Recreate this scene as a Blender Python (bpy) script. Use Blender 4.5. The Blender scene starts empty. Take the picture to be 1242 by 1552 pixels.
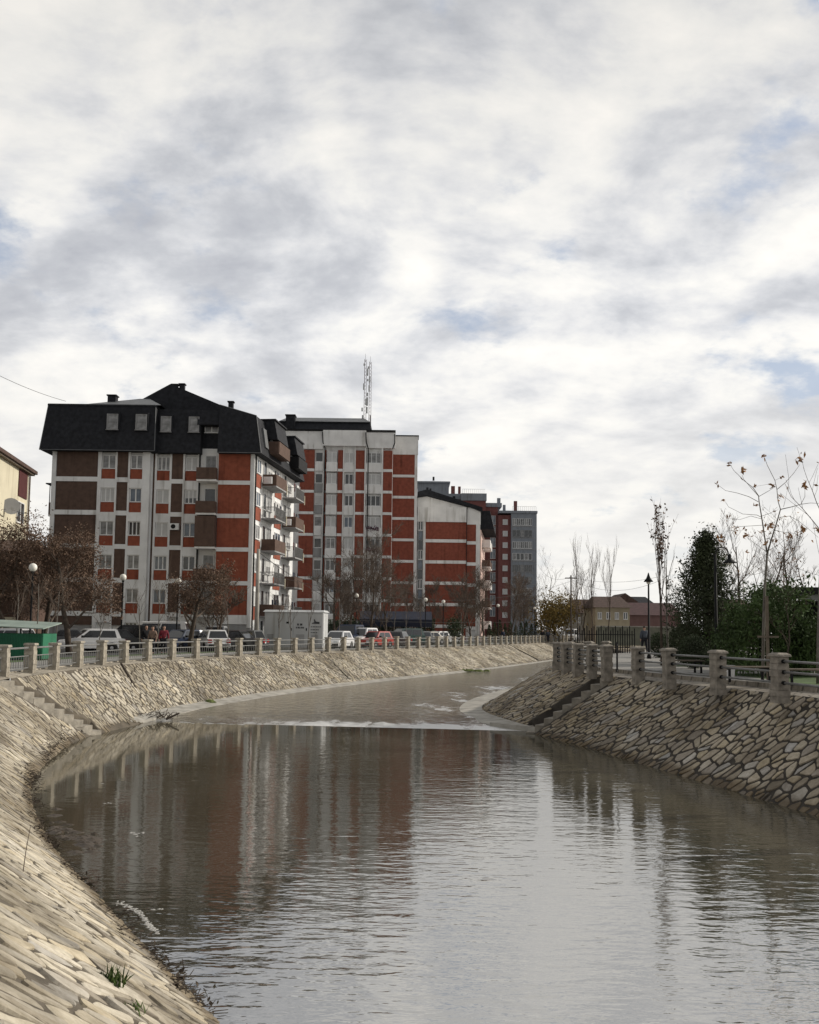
import bpy, math, random
from mathutils import Vector, Matrix, noise
rnd = random.Random(7)
D = bpy.data
sc = bpy.context.scene
COL = sc.collection
PI = math.pi

# ---------------------------------------------------------------- camera
FPX, PITCH, ROLL, EZ = 1400.0, math.atan(113/1400), math.radians(.7), 1.7
_fw = Vector((0, math.cos(PITCH), math.sin(PITCH)))
_r0 = Vector((1, 0, 0)); _u0 = Vector((0, -math.sin(PITCH), math.cos(PITCH)))
_rt = _r0*math.cos(ROLL) + _u0*math.sin(ROLL)
_up = _u0*math.cos(ROLL) - _r0*math.sin(ROLL)
cam_d = D.cameras.new('camera'); cam = D.objects.new('camera', cam_d); COL.objects.link(cam)
M = Matrix((_rt, _up, -_fw)).transposed().to_4x4(); M.translation = (0, 0, EZ)
cam.matrix_world = M
cam_d.sensor_fit = 'HORIZONTAL'; cam_d.sensor_width = 36; cam_d.lens = FPX/1242*36
cam_d.shift_y = 64/1242
cam_d.clip_start = .05; cam_d.clip_end = 6000
sc.camera = cam

def at(px, py, z=None, Y=None):
    d = _fw*FPX + _rt*(px-621) + _up*(840-py)
    t = (z-EZ)/d.z if z is not None else Y/d.y
    return Vector((0, 0, EZ)) + d*t
def gb(px, Y): return at(px, 800, Y=Y).x      # same, read at a facade's mid height
def gx(px, Y, z=0):            # world x of a pixel column at depth Y
    return at(px, 950, Y=Y).x

# ---------------------------------------------------------------- materials
class NT:
    def __init__(s, tree): s.t = tree
    def n(s, typ, **kw):
        nd = s.t.nodes.new('ShaderNode'+typ)
        for k, v in kw.items():
            if k[0] == 'i' and k[1:].isdigit(): nd.inputs[int(k[1:])].default_value = v
            elif k in nd.inputs: nd.inputs[k].default_value = v
            else: setattr(nd, k, v)
        return nd
    def l(s, a, b): s.t.links.new(a, b)
    def math(s, op, a, b=None, clamp=False):
        nd = s.n('Math', operation=op, use_clamp=clamp)
        for i, v in enumerate((a, b)):
            if v is None: continue
            if isinstance(v, (int, float)): nd.inputs[i].default_value = v
            else: s.l(v, nd.inputs[i])
        return nd.outputs[0]
    def ramp(s, fac, stops, interp='LINEAR'):
        nd = s.n('ValToRGB'); cr = nd.color_ramp; cr.interpolation = interp
        while len(cr.elements) < len(stops): cr.elements.new(.5)
        for e, (p, c) in zip(cr.elements, stops):
            e.position = p; e.color = (*c, 1) if len(c) == 3 else c
        s.l(fac, nd.inputs[0]); return nd.outputs[0]
    def maprange(s, v, a, b, c=0., d=1., smooth=True):
        nd = s.n('MapRange'); nd.interpolation_type = 'SMOOTHSTEP' if smooth else 'LINEAR'
        s.l(v, nd.inputs[0])
        for i, x in enumerate((a, b, c, d)): nd.inputs[1+i].default_value = x
        return nd.outputs[0]
    def mix(s, fac, a, b):
        nd = s.n('Mix', data_type='RGBA')
        if isinstance(fac, (int, float)): nd.inputs[0].default_value = fac
        else: s.l(fac, nd.inputs[0])
        for i, v in ((6, a), (7, b)):
            if isinstance(v, tuple): nd.inputs[i].default_value = (*v, 1)
            else: s.l(v, nd.inputs[i])
        return nd.outputs[2]

def new_mat(name):
    m = D.materials.new(name); m.use_nodes = True
    t = NT(m.node_tree); b = m.node_tree.nodes['Principled BSDF']
    return m, t, b

def mat(name, col, rough=.8, ns=3., amt=.25, bump=0., metal=0., spec=.4, fine=0, streak=0.):
    m, t, b = new_mat(name)
    tc = t.n('TexCoord'); nz = t.n('TexNoise', Scale=ns, Detail=6.)
    t.l(tc.outputs['Object'], nz.inputs['Vector'])
    lo = tuple(c*(1-amt) for c in col); hi = tuple(min(1, c*(1+amt)) for c in col)
    c0 = t.ramp(nz.outputs[0], [(.3, lo), (.7, hi)])
    if streak:                       # rain streaks, patches
        mp = t.n('Mapping'); mp.inputs['Scale'].default_value = (2.2, 2.2, .16); t.l(tc.outputs['Object'], mp.inputs[0]); n3 = t.n('TexNoise', Scale=1., Detail=5.); t.l(mp.outputs[0], n3.inputs['Vector'])
        n4 = t.n('TexNoise', Scale=.5, Detail=6.); t.l(tc.outputs['Object'], n4.inputs['Vector'])
        k = 1-streak; mm = t.n('Mix', data_type='RGBA', blend_type='MULTIPLY'); mm.inputs[0].default_value = 1.; t.l(c0, mm.inputs[6])
        t.l(t.mix(t.math('MULTIPLY', t.maprange(n3.outputs[0], .5, .72), t.maprange(n4.outputs[0], .35, .6)), (1, 1, 1), (k, k*.97, k*.92)), mm.inputs[7]); c0 = mm.outputs[2]
    t.l(c0, b.inputs['Base Color'])
    b.inputs['Roughness'].default_value = rough; b.inputs['Metallic'].default_value = metal
    b.inputs['Specular IOR Level'].default_value = spec
    if bump:
        bp = t.n('Bump', Strength=bump, Distance=.03)
        n2 = t.n('TexNoise', Scale=fine or ns*6, Detail=4.); t.l(tc.outputs['Object'], n2.inputs['Vector'])
        t.l(n2.outputs[0], bp.inputs['Height']); t.l(bp.outputs[0], b.inputs['Normal'])
    return m

def stone_mat(name, tints, grout, sx, sy, ang, width, amp, disp):
    """random flat stones in grout; UV is in metres"""
    m, t, b = new_mat(name)
    uv = t.n('UVMap')
    wob = t.n('TexNoise', Scale=1.3, Detail=3.); t.l(uv.outputs[0], wob.inputs['Vector'])
    sub = t.n('VectorMath', operation='SUBTRACT'); t.l(wob.outputs['Color'], sub.inputs[0]); sub.inputs[1].default_value = (.5, .5, .5)
    scl = t.n('VectorMath', operation='SCALE', Scale=.22); t.l(sub.outputs[0], scl.inputs[0])
    add = t.n('VectorMath', operation='ADD'); t.l(uv.outputs[0], add.inputs[0]); t.l(scl.outputs[0], add.inputs[1])
    rot = t.n('Mapping'); rot.inputs['Rotation'].default_value = (0, 0, ang); t.l(add.outputs[0], rot.inputs[0])
    mp = t.n('Mapping'); mp.inputs['Scale'].default_value = (sx, sy, 1); t.l(rot.outputs[0], mp.inputs[0])
    ve = t.n('TexVoronoi', feature='DISTANCE_TO_EDGE', Scale=1., voronoi_dimensions='2D'); t.l(mp.outputs[0], ve.inputs['Vector'])
    vc = t.n('TexVoronoi', feature='F1', Scale=1., voronoi_dimensions='2D'); t.l(mp.outputs[0], vc.inputs['Vector'])
    fn = t.n('TexNoise', Scale=14., Detail=8., Roughness=.65); t.l(add.outputs[0], fn.inputs['Vector'])
    big = t.n('TexNoise', Scale=.35, Detail=4.); t.l(uv.outputs[0], big.inputs['Vector'])
    wn = t.math('MULTIPLY', t.math('SUBTRACT', fn.outputs[0], .5), .10)
    de = t.math('ADD', ve.outputs['Distance'], wn)
    gap = t.maprange(de, width*.35, width*1.25)            # 0 in grout, 1 on stone
    sep = t.n('SeparateColor'); t.l(vc.outputs['Color'], sep.inputs[0])
    k = len(tints)
    stone = t.ramp(sep.outputs[0], [(i/(k-1), c) for i, c in enumerate(tints)])
    dark = t.mix(t.maprange(fn.outputs[0], .3, .7), (.55, .53, .5), (1.1, 1.1, 1.1))
    mu = t.n('Mix', data_type='RGBA', blend_type='MULTIPLY'); mu.inputs[0].default_value = .8
    t.l(stone, mu.inputs[6]); t.l(dark, mu.inputs[7])
    stain = t.mix(t.maprange(big.outputs[0], .38, .68), (1.08, 1.06, 1.02), (.66, .63, .58))
    mu2 = t.n('Mix', data_type='RGBA', blend_type='MULTIPLY'); mu2.inputs[0].default_value = .8
    t.l(mu.outputs[2], mu2.inputs[6]); t.l(stain, mu2.inputs[7])
    geo = t.n('NewGeometry'); gz = t.n('SeparateXYZ'); t.l(geo.outputs['Position'], gz.inputs[0])
    wet = t.maprange(t.math('ADD', gz.outputs[2], t.math('MULTIPLY', t.math('SUBTRACT', big.outputs[0], .5), .5)), -2.12, -1.92, 1., 0.)
    mu3 = t.n('Mix', data_type='RGBA', blend_type='MULTIPLY'); t.l(wet, mu3.inputs[0]); t.l(mu2.outputs[2], mu3.inputs[6]); mu3.inputs[7].default_value = (.42, .38, .33, 1)
    mu2 = mu3
    gr = t.mix(sep.outputs[1], tuple(c*.7 for c in grout), tuple(c*1.5 for c in grout))
    t.l(t.mix(gap, gr, mu2.outputs[2]), b.inputs['Base Color'])
    b.inputs['Roughness'].default_value = .85; b.inputs['Specular IOR Level'].default_value = .3
    hgt = t.math('ADD', t.math('MULTIPLY', gap, t.math('ADD', .6, t.math('MULTIPLY', sep.outputs[2], .6))), t.math('MULTIPLY', fn.outputs[0], .35))
    if disp:
        dn = t.n('Displacement', Scale=amp, Midlevel=.7); t.l(hgt, dn.inputs['Height'])
        t.l(dn.outputs[0], m.node_tree.nodes['Material Output'].inputs['Displacement'])
        m.displacement_method = 'BOTH'
    else:
        bp = t.n('Bump', Strength=1., Distance=amp); t.l(hgt, bp.inputs['Height']); t.l(bp.outputs[0], b.inputs['Normal'])
    return m

LT = [(.54, .49, .39), (.68, .62, .49), (.38, .34, .28), (.72, .66, .51), (.46, .44, .40), (.64, .54, .39), (.58, .54, .45)]
RTN = [(.36, .32, .26), (.42, .38, .31), (.30, .27, .23), (.40, .38, .35), (.33, .29, .23), (.44, .38, .27)]
def stones_mat(name, tints, wetc=(.42, .38, .33)):
    m, t, b = new_mat(name)
    at_ = t.n('Attribute', attribute_name='rnd'); tc = t.n('TexCoord'); sp = t.n('SeparateColor'); t.l(at_.outputs['Color'], sp.inputs[0])
    f1 = t.n('TexNoise', Scale=9., Detail=8., Roughness=.7); t.l(tc.outputs['Object'], f1.inputs['Vector'])
    f2 = t.n('TexNoise', Scale=.45, Detail=5.); t.l(tc.outputs['Object'], f2.inputs['Vector'])
    f3 = t.n('TexNoise', Scale=45., Detail=4.); t.l(tc.outputs['Object'], f3.inputs['Vector'])
    k = len(tints); col = t.ramp(sp.outputs[0], [(i/(k-1), c) for i, c in enumerate(tints)])
    def mul(a, fac, lo, hi):
        mm = t.n('Mix', data_type='RGBA', blend_type='MULTIPLY'); mm.inputs[0].default_value = 1.; t.l(a, mm.inputs[6]); t.l(t.mix(fac, lo, hi), mm.inputs[7]); return mm.outputs[2]
    col = mul(col, t.maprange(f1.outputs[0], .3, .7), (.74, .72, .68), (1.1, 1.1, 1.1))
    col = mul(col, t.maprange(f2.outputs[0], .36, .66), (1.06, 1.05, 1.03), (.56, .53, .48))
    col = mul(col, sp.outputs[1], (.82, .82, .82), (1.1, 1.1, 1.1))
    gz = t.n('SeparateXYZ'); t.l(tc.outputs['Object'], gz.inputs[0])
    wet = t.maprange(t.math('ADD', gz.outputs[2], t.math('MULTIPLY', t.math('SUBTRACT', f2.outputs[0], .5), .5)), -2.12, -1.92, 1., 0.)
    col = mul(col, wet, (1, 1, 1), wetc)
    t.l(col, b.inputs['Base Color']); b.inputs['Roughness'].default_value = .85; b.inputs['Specular IOR Level'].default_value = .3
    bp = t.n('Bump', Strength=.6, Distance=.012); t.l(t.math('ADD', f1.outputs[0], t.math('MULTIPLY', f3.outputs[0], .4)), bp.inputs['Height']); t.l(bp.outputs[0], b.inputs['Normal'])
    return m
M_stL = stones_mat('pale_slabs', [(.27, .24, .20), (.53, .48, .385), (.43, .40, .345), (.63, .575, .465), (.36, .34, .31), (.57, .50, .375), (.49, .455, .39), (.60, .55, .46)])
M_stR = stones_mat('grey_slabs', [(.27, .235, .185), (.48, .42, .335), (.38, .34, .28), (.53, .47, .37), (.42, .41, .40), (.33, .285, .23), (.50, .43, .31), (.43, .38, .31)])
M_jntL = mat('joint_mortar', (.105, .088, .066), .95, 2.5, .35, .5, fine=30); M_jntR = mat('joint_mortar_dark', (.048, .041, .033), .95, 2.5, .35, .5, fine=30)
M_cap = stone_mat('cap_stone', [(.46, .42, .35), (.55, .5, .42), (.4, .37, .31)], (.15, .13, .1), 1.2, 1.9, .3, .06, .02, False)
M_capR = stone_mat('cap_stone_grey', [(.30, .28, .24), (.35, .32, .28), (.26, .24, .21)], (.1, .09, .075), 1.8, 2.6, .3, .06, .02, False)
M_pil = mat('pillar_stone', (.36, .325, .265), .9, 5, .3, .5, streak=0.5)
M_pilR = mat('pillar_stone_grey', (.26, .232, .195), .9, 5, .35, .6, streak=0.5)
M_conc = mat('concrete', (.36, .34, .30), .9, 1.5, .3, .3, streak=0.4)
M_asph = mat('asphalt', (.07, .07, .072), .95, .6, .25, .2)
M_pave = mat('paving', (.25, .24, .22), .9, .8, .2, .2)
M_grass = mat('grass', (.07, .11, .035), .95, 2, .4, .5)
M_earth = mat('far_ground', (.11, .11, .08), .95, .2, .35)
M_white = mat('white_render', (.78, .78, .77), .8, .8, .10, .1, streak=0.4)
M_white2 = mat('pale_render', (.80, .79, .77), .8, .8, .10, .1, streak=0.4)
M_basew = mat('grey_render', (.30, .30, .30), .85, .8, .15, .1, streak=0.35)
M_brown = mat('brown_brick', (.105, .066, .05), .9, 2.5, .18, .3, streak=0.35)
M_red = mat('red_brick', (.27, .076, .043), .9, 2.5, .18, .3, streak=0.4)
M_red2 = mat('dull_red_brick', (.25, .070, .044), .9, 2.5, .18, .3, streak=0.45)
M_roof = mat('dark_shingle', (.021, .022, .026), .75, 3, .35, .5, spec=.2)
M_roofg = mat('grey_sheet_roof', (.13, .135, .14), .6, 2, .15)
M_glass = mat('window_glass', (.035, .04, .045), .12, 1.2, .5, spec=.7)
M_glassc = mat('curtained_glass', (.22, .22, .22), .3, 2.5, .5, spec=.6)
M_glassb = mat('blue_glass', (.12, .15, .19), .2, 1.5, .3, spec=.7)
M_shut = mat('roller_shutter', (.52, .52, .51), .6, 2, .08)
M_pvc = mat('white_frame', (.74, .74, .73), .5, 2, .05)
M_dark = mat('dark_metal', (.013, .013, .014), .7, 4, .2, spec=.2)
M_steel = mat('grey_pipe', (.20, .20, .195), .5, 4, .2, metal=.3)
M_maroon = mat('maroon_brick', (.19, .075, .068), .9, 2, .15, streak=0.3)
M_grey = mat('grey_cladding', (.24, .26, .29), .8, 1, .10, streak=0.3)
M_cream = mat('cream_render', (.64, .585, .44), .85, .6, .10, .1, streak=0.3)
M_tile = mat('brown_tiles', (.085, .055, .045), .9, 3, .3, .5)
M_maroonp = mat('maroon_shutter', (.075, .018, .018), .7, 3, .15)
M_globe = mat('opal_globe', (.85, .82, .74), .35, 2, .03)
M_kiosk = mat('grey_cabinet_paint', (.50, .51, .51), .5, 1, .08, streak=0.3)
M_kioskr = mat('cabinet_roof', (.52, .53, .53), .5, 1, .08)
M_green = mat('green_sheet', (.02, .15, .078), .55, 1.5, .15, streak=0.3)
M_greenr = mat('pale_green_sheet', (.27, .33, .29), .6, 1.5, .15)
M_tyre = mat('tyre', (.012, .012, .012), .85)
M_rim = mat('rim', (.4, .4, .41), .35, 3, .1, metal=.7)
M_carglass = mat('car_glass', (.02, .022, .025), .08, 1, .2, spec=.8)
M_lampw = mat('headlight', (.6, .62, .64), .15, 2, .1, spec=.8)
M_lampr = mat('taillight', (.35, .012, .01), .2, 2, .1)
M_bark = mat('bark', (.075, .058, .045), .95, 6, .35, .5)
M_barkg = mat('pale_bark', (.16, .145, .125), .95, 6, .3, .4)
M_twig = mat('twigs', (.12, .092, .072), .95, 4, .3)
M_dry = mat('dry_leaves', (.15, .096, .066), .9, 3, .45)
M_orange = mat('autumn_leaves', (.30, .15, .06), .8, 3, .4)
M_willow = mat('yellow_leaves', (.22, .16, .05), .9, 2, .35)
M_conif = mat('conifer_needles', (.048, .060, .028), .9, 1.2, .45)
M_bamboo = mat('bamboo_leaves', (.060, .098, .028), .8, 1.0, .5)
M_hedge = mat('hedge_leaves', (.042, .058, .027), .9, 1.5, .4)
M_moss = mat('moss', (.09, .11, .03), .95, 6, .4, .5)
M_debris = mat('debris', (.06, .045, .032), .95, 8, .4)
M_foam_glint = mat('foam', (.40, .39, .365), .7, 6, .1)  # real foam, and the painted sky glints on the calm pool
M_skin = mat('skin', (.45, .27, .2), .6, 4, .05)
M_hair = mat('hair', (.02, .015, .012), .7, 8, .2)
M_wire = mat('wire', (.03, .03, .03), .7)
M_aw = mat('navy_canvas', (.018, .022, .04), .8)
M_woodp = mat('weathered_wood', (.16, .13, .1), .9, 5, .3, .4)

# ---------------------------------------------------------------- mesh helpers
class MB:
    def __init__(s, Mx=None): s.v = []; s.f = []; s.uv = None; s.M = Mx
    def add(s, vs, fs):
        o = len(s.v)
        if s.M is not None: vs = [s.M @ Vector(p) for p in vs]
        s.v += [tuple(p) for p in vs]; s.f += [tuple(i+o for i in f) for f in fs]
    def box(s, x0, x1, y0, y1, z0, z1): return s.frus(x0, x1, y0, y1, z0, x0, x1, y0, y1, z1)
    def frus(s, x0, x1, y0, y1, z0, X0, X1, Y0, Y1, z1):
        s.add([(x0, y0, z0), (x1, y0, z0), (x1, y1, z0), (x0, y1, z0), (X0, Y0, z1), (X1, Y0, z1), (X1, Y1, z1), (X0, Y1, z1)],
              [(3, 2, 1, 0), (4, 5, 6, 7), (0, 1, 5, 4), (1, 2, 6, 5), (2, 3, 7, 6), (3, 0, 4, 7)]); return s
    def tube(s, p, q, r0, r1=None, n=6):
        p = Vector(p); q = Vector(q); r1 = r0 if r1 is None else r1
        d = (q-p)
        if d.length < 1e-6: return s
        d.normalize(); a = d.orthogonal().normalized(); b = d.cross(a)
        vs = [c+(a*math.cos(2*PI*i/n)+b*math.sin(2*PI*i/n))*r for c, r in ((p, r0), (q, r1)) for i in range(n)]
        fs = [(i, (i+1) % n, n+(i+1) % n, n+i) for i in range(n)]+[tuple(range(n-1, -1, -1)), tuple(range(n, 2*n))]
        s.add(vs, fs); return s
    def path(s, pts, r0, r1=None, n=6):
        pts = [Vector(p) for p in pts]; r1 = r0 if r1 is None else r1
        m = len(pts); vs = []; a = None
        for i, p in enumerate(pts):
            d = (pts[min(i+1, m-1)]-pts[max(i-1, 0)]).normalized()
            a = d.orthogonal().normalized() if a is None else (a-d*a.dot(d)).normalized()
            b = d.cross(a); r = r0+(r1-r0)*i/max(1, m-1)
            vs += [p+(a*math.cos(2*PI*k/n)+b*math.sin(2*PI*k/n))*r for k in range(n)]
        fs = [(i*n+k, i*n+(k+1) % n, (i+1)*n+(k+1) % n, (i+1)*n+k) for i in range(m-1) for k in range(n)]
        fs += [tuple(range(n-1, -1, -1)), tuple(range((m-1)*n, m*n))]
        s.add(vs, fs); return s
    def prism(s, poly, y0, y1):      # polygon in xz, extruded along y
        n = len(poly); vs = [(x, y0, z) for x, z in poly]+[(x, y1, z) for x, z in poly]
        s.add(vs, [tuple(range(n)), tuple(range(2*n-1, n-1, -1))]+[((i+1) % n, i, n+i, n+(i+1) % n) for i in range(n)]); return s
    def lathe(s, prof, c=(0, 0, 0), n=10):
        vs = [(c[0]+r*math.cos(2*PI*k/n), c[1]+r*math.sin(2*PI*k/n), c[2]+z) for r, z in prof for k in range(n)]
        m = len(prof)
        s.add(vs, [(i*n+k, i*n+(k+1) % n, (i+1)*n+(k+1) % n, (i+1)*n+k) for i in range(m-1) for k in range(n)]
              + [tuple(range(n-1, -1, -1)), tuple(range((m-1)*n, m*n))]); return s
    def leaf(s, c, size, rg, flat=.0):
        n = Vector((rg.gauss(0, 1), rg.gauss(0, 1), rg.gauss(0, 1)+flat)).normalized()
        a = n.orthogonal().normalized(); b = n.cross(a); th = rg.random()*6.28
        u = (a*math.cos(th)+b*math.sin(th))*size; w = n.cross(u)*.5; c = Vector(c)
        s.add([c-u, c-w*.8, c+u, c+w*.8+n*size*.2], [(0, 1, 2, 3)]); return s
    def mesh(s, name, mt, smooth=False):
        me = D.meshes.new(name); me.from_pydata(s.v, [], s.f); me.materials.append(mt)
        if smooth:
            for p in me.polygons: p.use_smooth = True
        me.update(); return me
    def build(s, name, mt, parent=None, smooth=False):
        o = D.objects.new(name, s.mesh(name, mt, smooth)); COL.objects.link(o)
        if parent: o.parent = parent
        return o

def tag(o, label=None, cat=None, group=None, kind=None):
    if label: o['label'] = label
    if cat: o['category'] = cat
    if group: o['group'] = group
    if kind: o['kind'] = kind
    return o
def empty(name, loc, rz=0):
    o = D.objects.new(name, None); COL.objects.link(o); o.location = loc; o.rotation_euler = (0, 0, rz); o.empty_display_size = .3
    return o
def thing(name, label, cat, loc, rz=0, group=None): return tag(empty(name, loc, rz), label, cat, group)
def struct(o): o['kind'] = 'structure'; return o
def kids(o): return [c for c in D.objects if c.parent == o]
def copy_tree(o, parent=None, km=None):
    c = o.copy(); COL.objects.link(c); c.parent = parent
    for ch in list(o.children): copy_tree(ch, c)
    return c
def dup(o, loc, rz, label, scale=None):
    c = copy_tree(o); c.location = loc; c.rotation_euler = (0, 0, rz); c['label'] = label
    if scale: c.scale = (scale,)*3 if isinstance(scale, (int, float)) else scale
    return c

def spline(P, step):
    """Catmull-Rom through n-D points, resampled at about `step` metres (first two coordinates)"""
    out = []
    for i in range(len(P)-1):
        p0, p1, p2, p3 = P[max(i-1, 0)], P[i], P[i+1], P[min(i+2, len(P)-1)]
        L = math.dist(p1[:2], p2[:2]); n = max(2, int(L/step))
        for k in range(n):
            t = k/n
            out.append(tuple(.5*((2*b)+(-a+c)*t+(2*a-5*b+4*c-d)*t*t+(-a+3*b-3*c+d)*t**3) for a, b, c, d in zip(p0, p1, p2, p3)))
    out.append(tuple(P[-1])); return out

# ---------------------------------------------------------------- river banks
# (top x, top y, top z, toe x, toe y, toe z)
LB = [(5.2, -6.9, -.1, 7.5, -5.5, -2.2), (2, -1.9, -.1, 4.3, -.5, -2.2), (-1.1, 3.1, -.1, 1.2, 4.5, -2.2), (-4.1, 8, -.1, -1.83, 9.44, -2.2),
      (-7.4, 13.3, -.1, -5.06, 14.66, -2.2), (-9.3, 16.8, -.1, -6.9, 17.9, -2.2), (-11.6, 22.2, -.1, -9.2, 23, -2.2),
      (-12.9, 28, -.1, -10.8, 28.5, -2.05), (-13.25, 33, -.1, -11.4, 32.5, -1.95), (-13.35, 38.5, -.1, -11.1, 36.5, -1.9),
      (-12.6, 46, -.1, -10.4, 43, -1.9), (-10.3, 54, -.1, -8.3, 51, -1.9), (-7.3, 62.8, -.1, -5.1, 60, -1.9), (-3.3, 72.5, -.1, -.9, 69.8, -1.9),
      (1.9, 85, -.1, 4.8, 82.4, -1.9), (9, 103, -.1, 12.2, 100.5, -1.9), (15.3, 120, -.1, 18.5, 117, -1.9), (21.5, 137, -.1, 25, 134, -1.9),
      (34, 163, -.1, 37, 158, -1.9), (60, 195, -.1, 63, 190, -1.9), (110, 232, -.1, 113, 226, -1.9), (220, 275, -.1, 222, 269, -1.9)]
RZ = .05
RB = [(15.5, -6, RZ, 13.6, -7.5, -2.2), (14, 2, RZ, 12, .5, -2.2), (12.5, 13, RZ, 10.4, 11.5, -2.2), (11.4, 20, RZ, 9.3, 18, -2.2), (10.6, 24, RZ, 8.3, 22.3, -2.2),
      (9.5, 27.6, RZ, 7.15, 26.8, -2.2), (8.35, 31, RZ, 5.95, 31.7, -2.2), (7.35, 35, RZ, 4.6, 36, -2.2), (6.35, 40.3, RZ, 3.35, 42, -2.2), (6.9, 44.5, RZ, 3.7, 46.5, -2.15),
      (9.2, 51.5, RZ, 5.9, 54, -2.1), (13.2, 62, RZ, 9.9, 65, -2.1), (21, 80, RZ, 17.6, 83, -2.1), (33, 102, RZ, 29.6, 105, -2.1),
      (50, 130, RZ, 47, 134, -2.1), (75, 160, RZ, 72, 165, -2.1), (120, 190, RZ, 118, 196, -2.1), (230, 232, RZ, 229, 238, -2.1)]

TRENCH = [((-13.15, 30.0), (-11.2, 33.7), .75), ((7.35, 34.55), (4.65, 36.05), 1.05)]
def bank_mesh(name, rows, nv, m, u0=0., extra=.22):
    """ruled slope from top edge to toe, going on a little below the water"""
    vs, fs, uvs = [], [], []; u = u0; prev = None
    for r in rows:
        a = Vector(r[:3]); b = Vector(r[3:]); mid = (a+b)/2
        if prev is not None: u += (mid-prev).length
        prev = mid; L = (b-a).length
        for j in range(nv+1):
            t = j/nv*(1+extra); p = a.lerp(b, t)
            for (tx, ty), (ox, oy), tw in TRENCH:
                if abs(p.x-tx) > 4 or abs(p.y-ty) > 5: continue
                ex, ey = ox-tx, oy-ty; l2 = ex*ex+ey*ey; q = ((p.x-tx)*ex+(p.y-ty)*ey)/l2
                if .03 < q < 1.02 and abs((p.x-tx)*ey-(p.y-ty)*ex)/math.sqrt(l2) < tw/2: p.z -= .42
            vs.append(p); uvs.append((u, t*L))
    n = nv+1
    for i in range(len(rows)-1):
        for j in range(nv): fs.append((i*n+j, i*n+j+1, (i+1)*n+j+1, (i+1)*n+j))
    me = D.meshes.new(name); me.from_pydata(vs, [], fs); me.materials.append(m)
    ul = me.uv_layers.new(name='UVMap')
    flat = [0.]*(2*len(me.loops)); vi = [0]*len(me.loops); me.loops.foreach_get('vertex_index', vi)
    for k, x in enumerate(vi): flat[2*k], flat[2*k+1] = uvs[x]
    ul.data.foreach_set('uv', flat)
    for p in me.polygons: p.use_smooth = True
    me.update(); o = D.objects.new(name, me); COL.objects.link(o); struct(o)
    return o, u

def flip_to_up(o):
    me = o.data
    if sum(p.normal.z*p.area for p in me.polygons) < 0: me.flip_normals()

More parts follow.
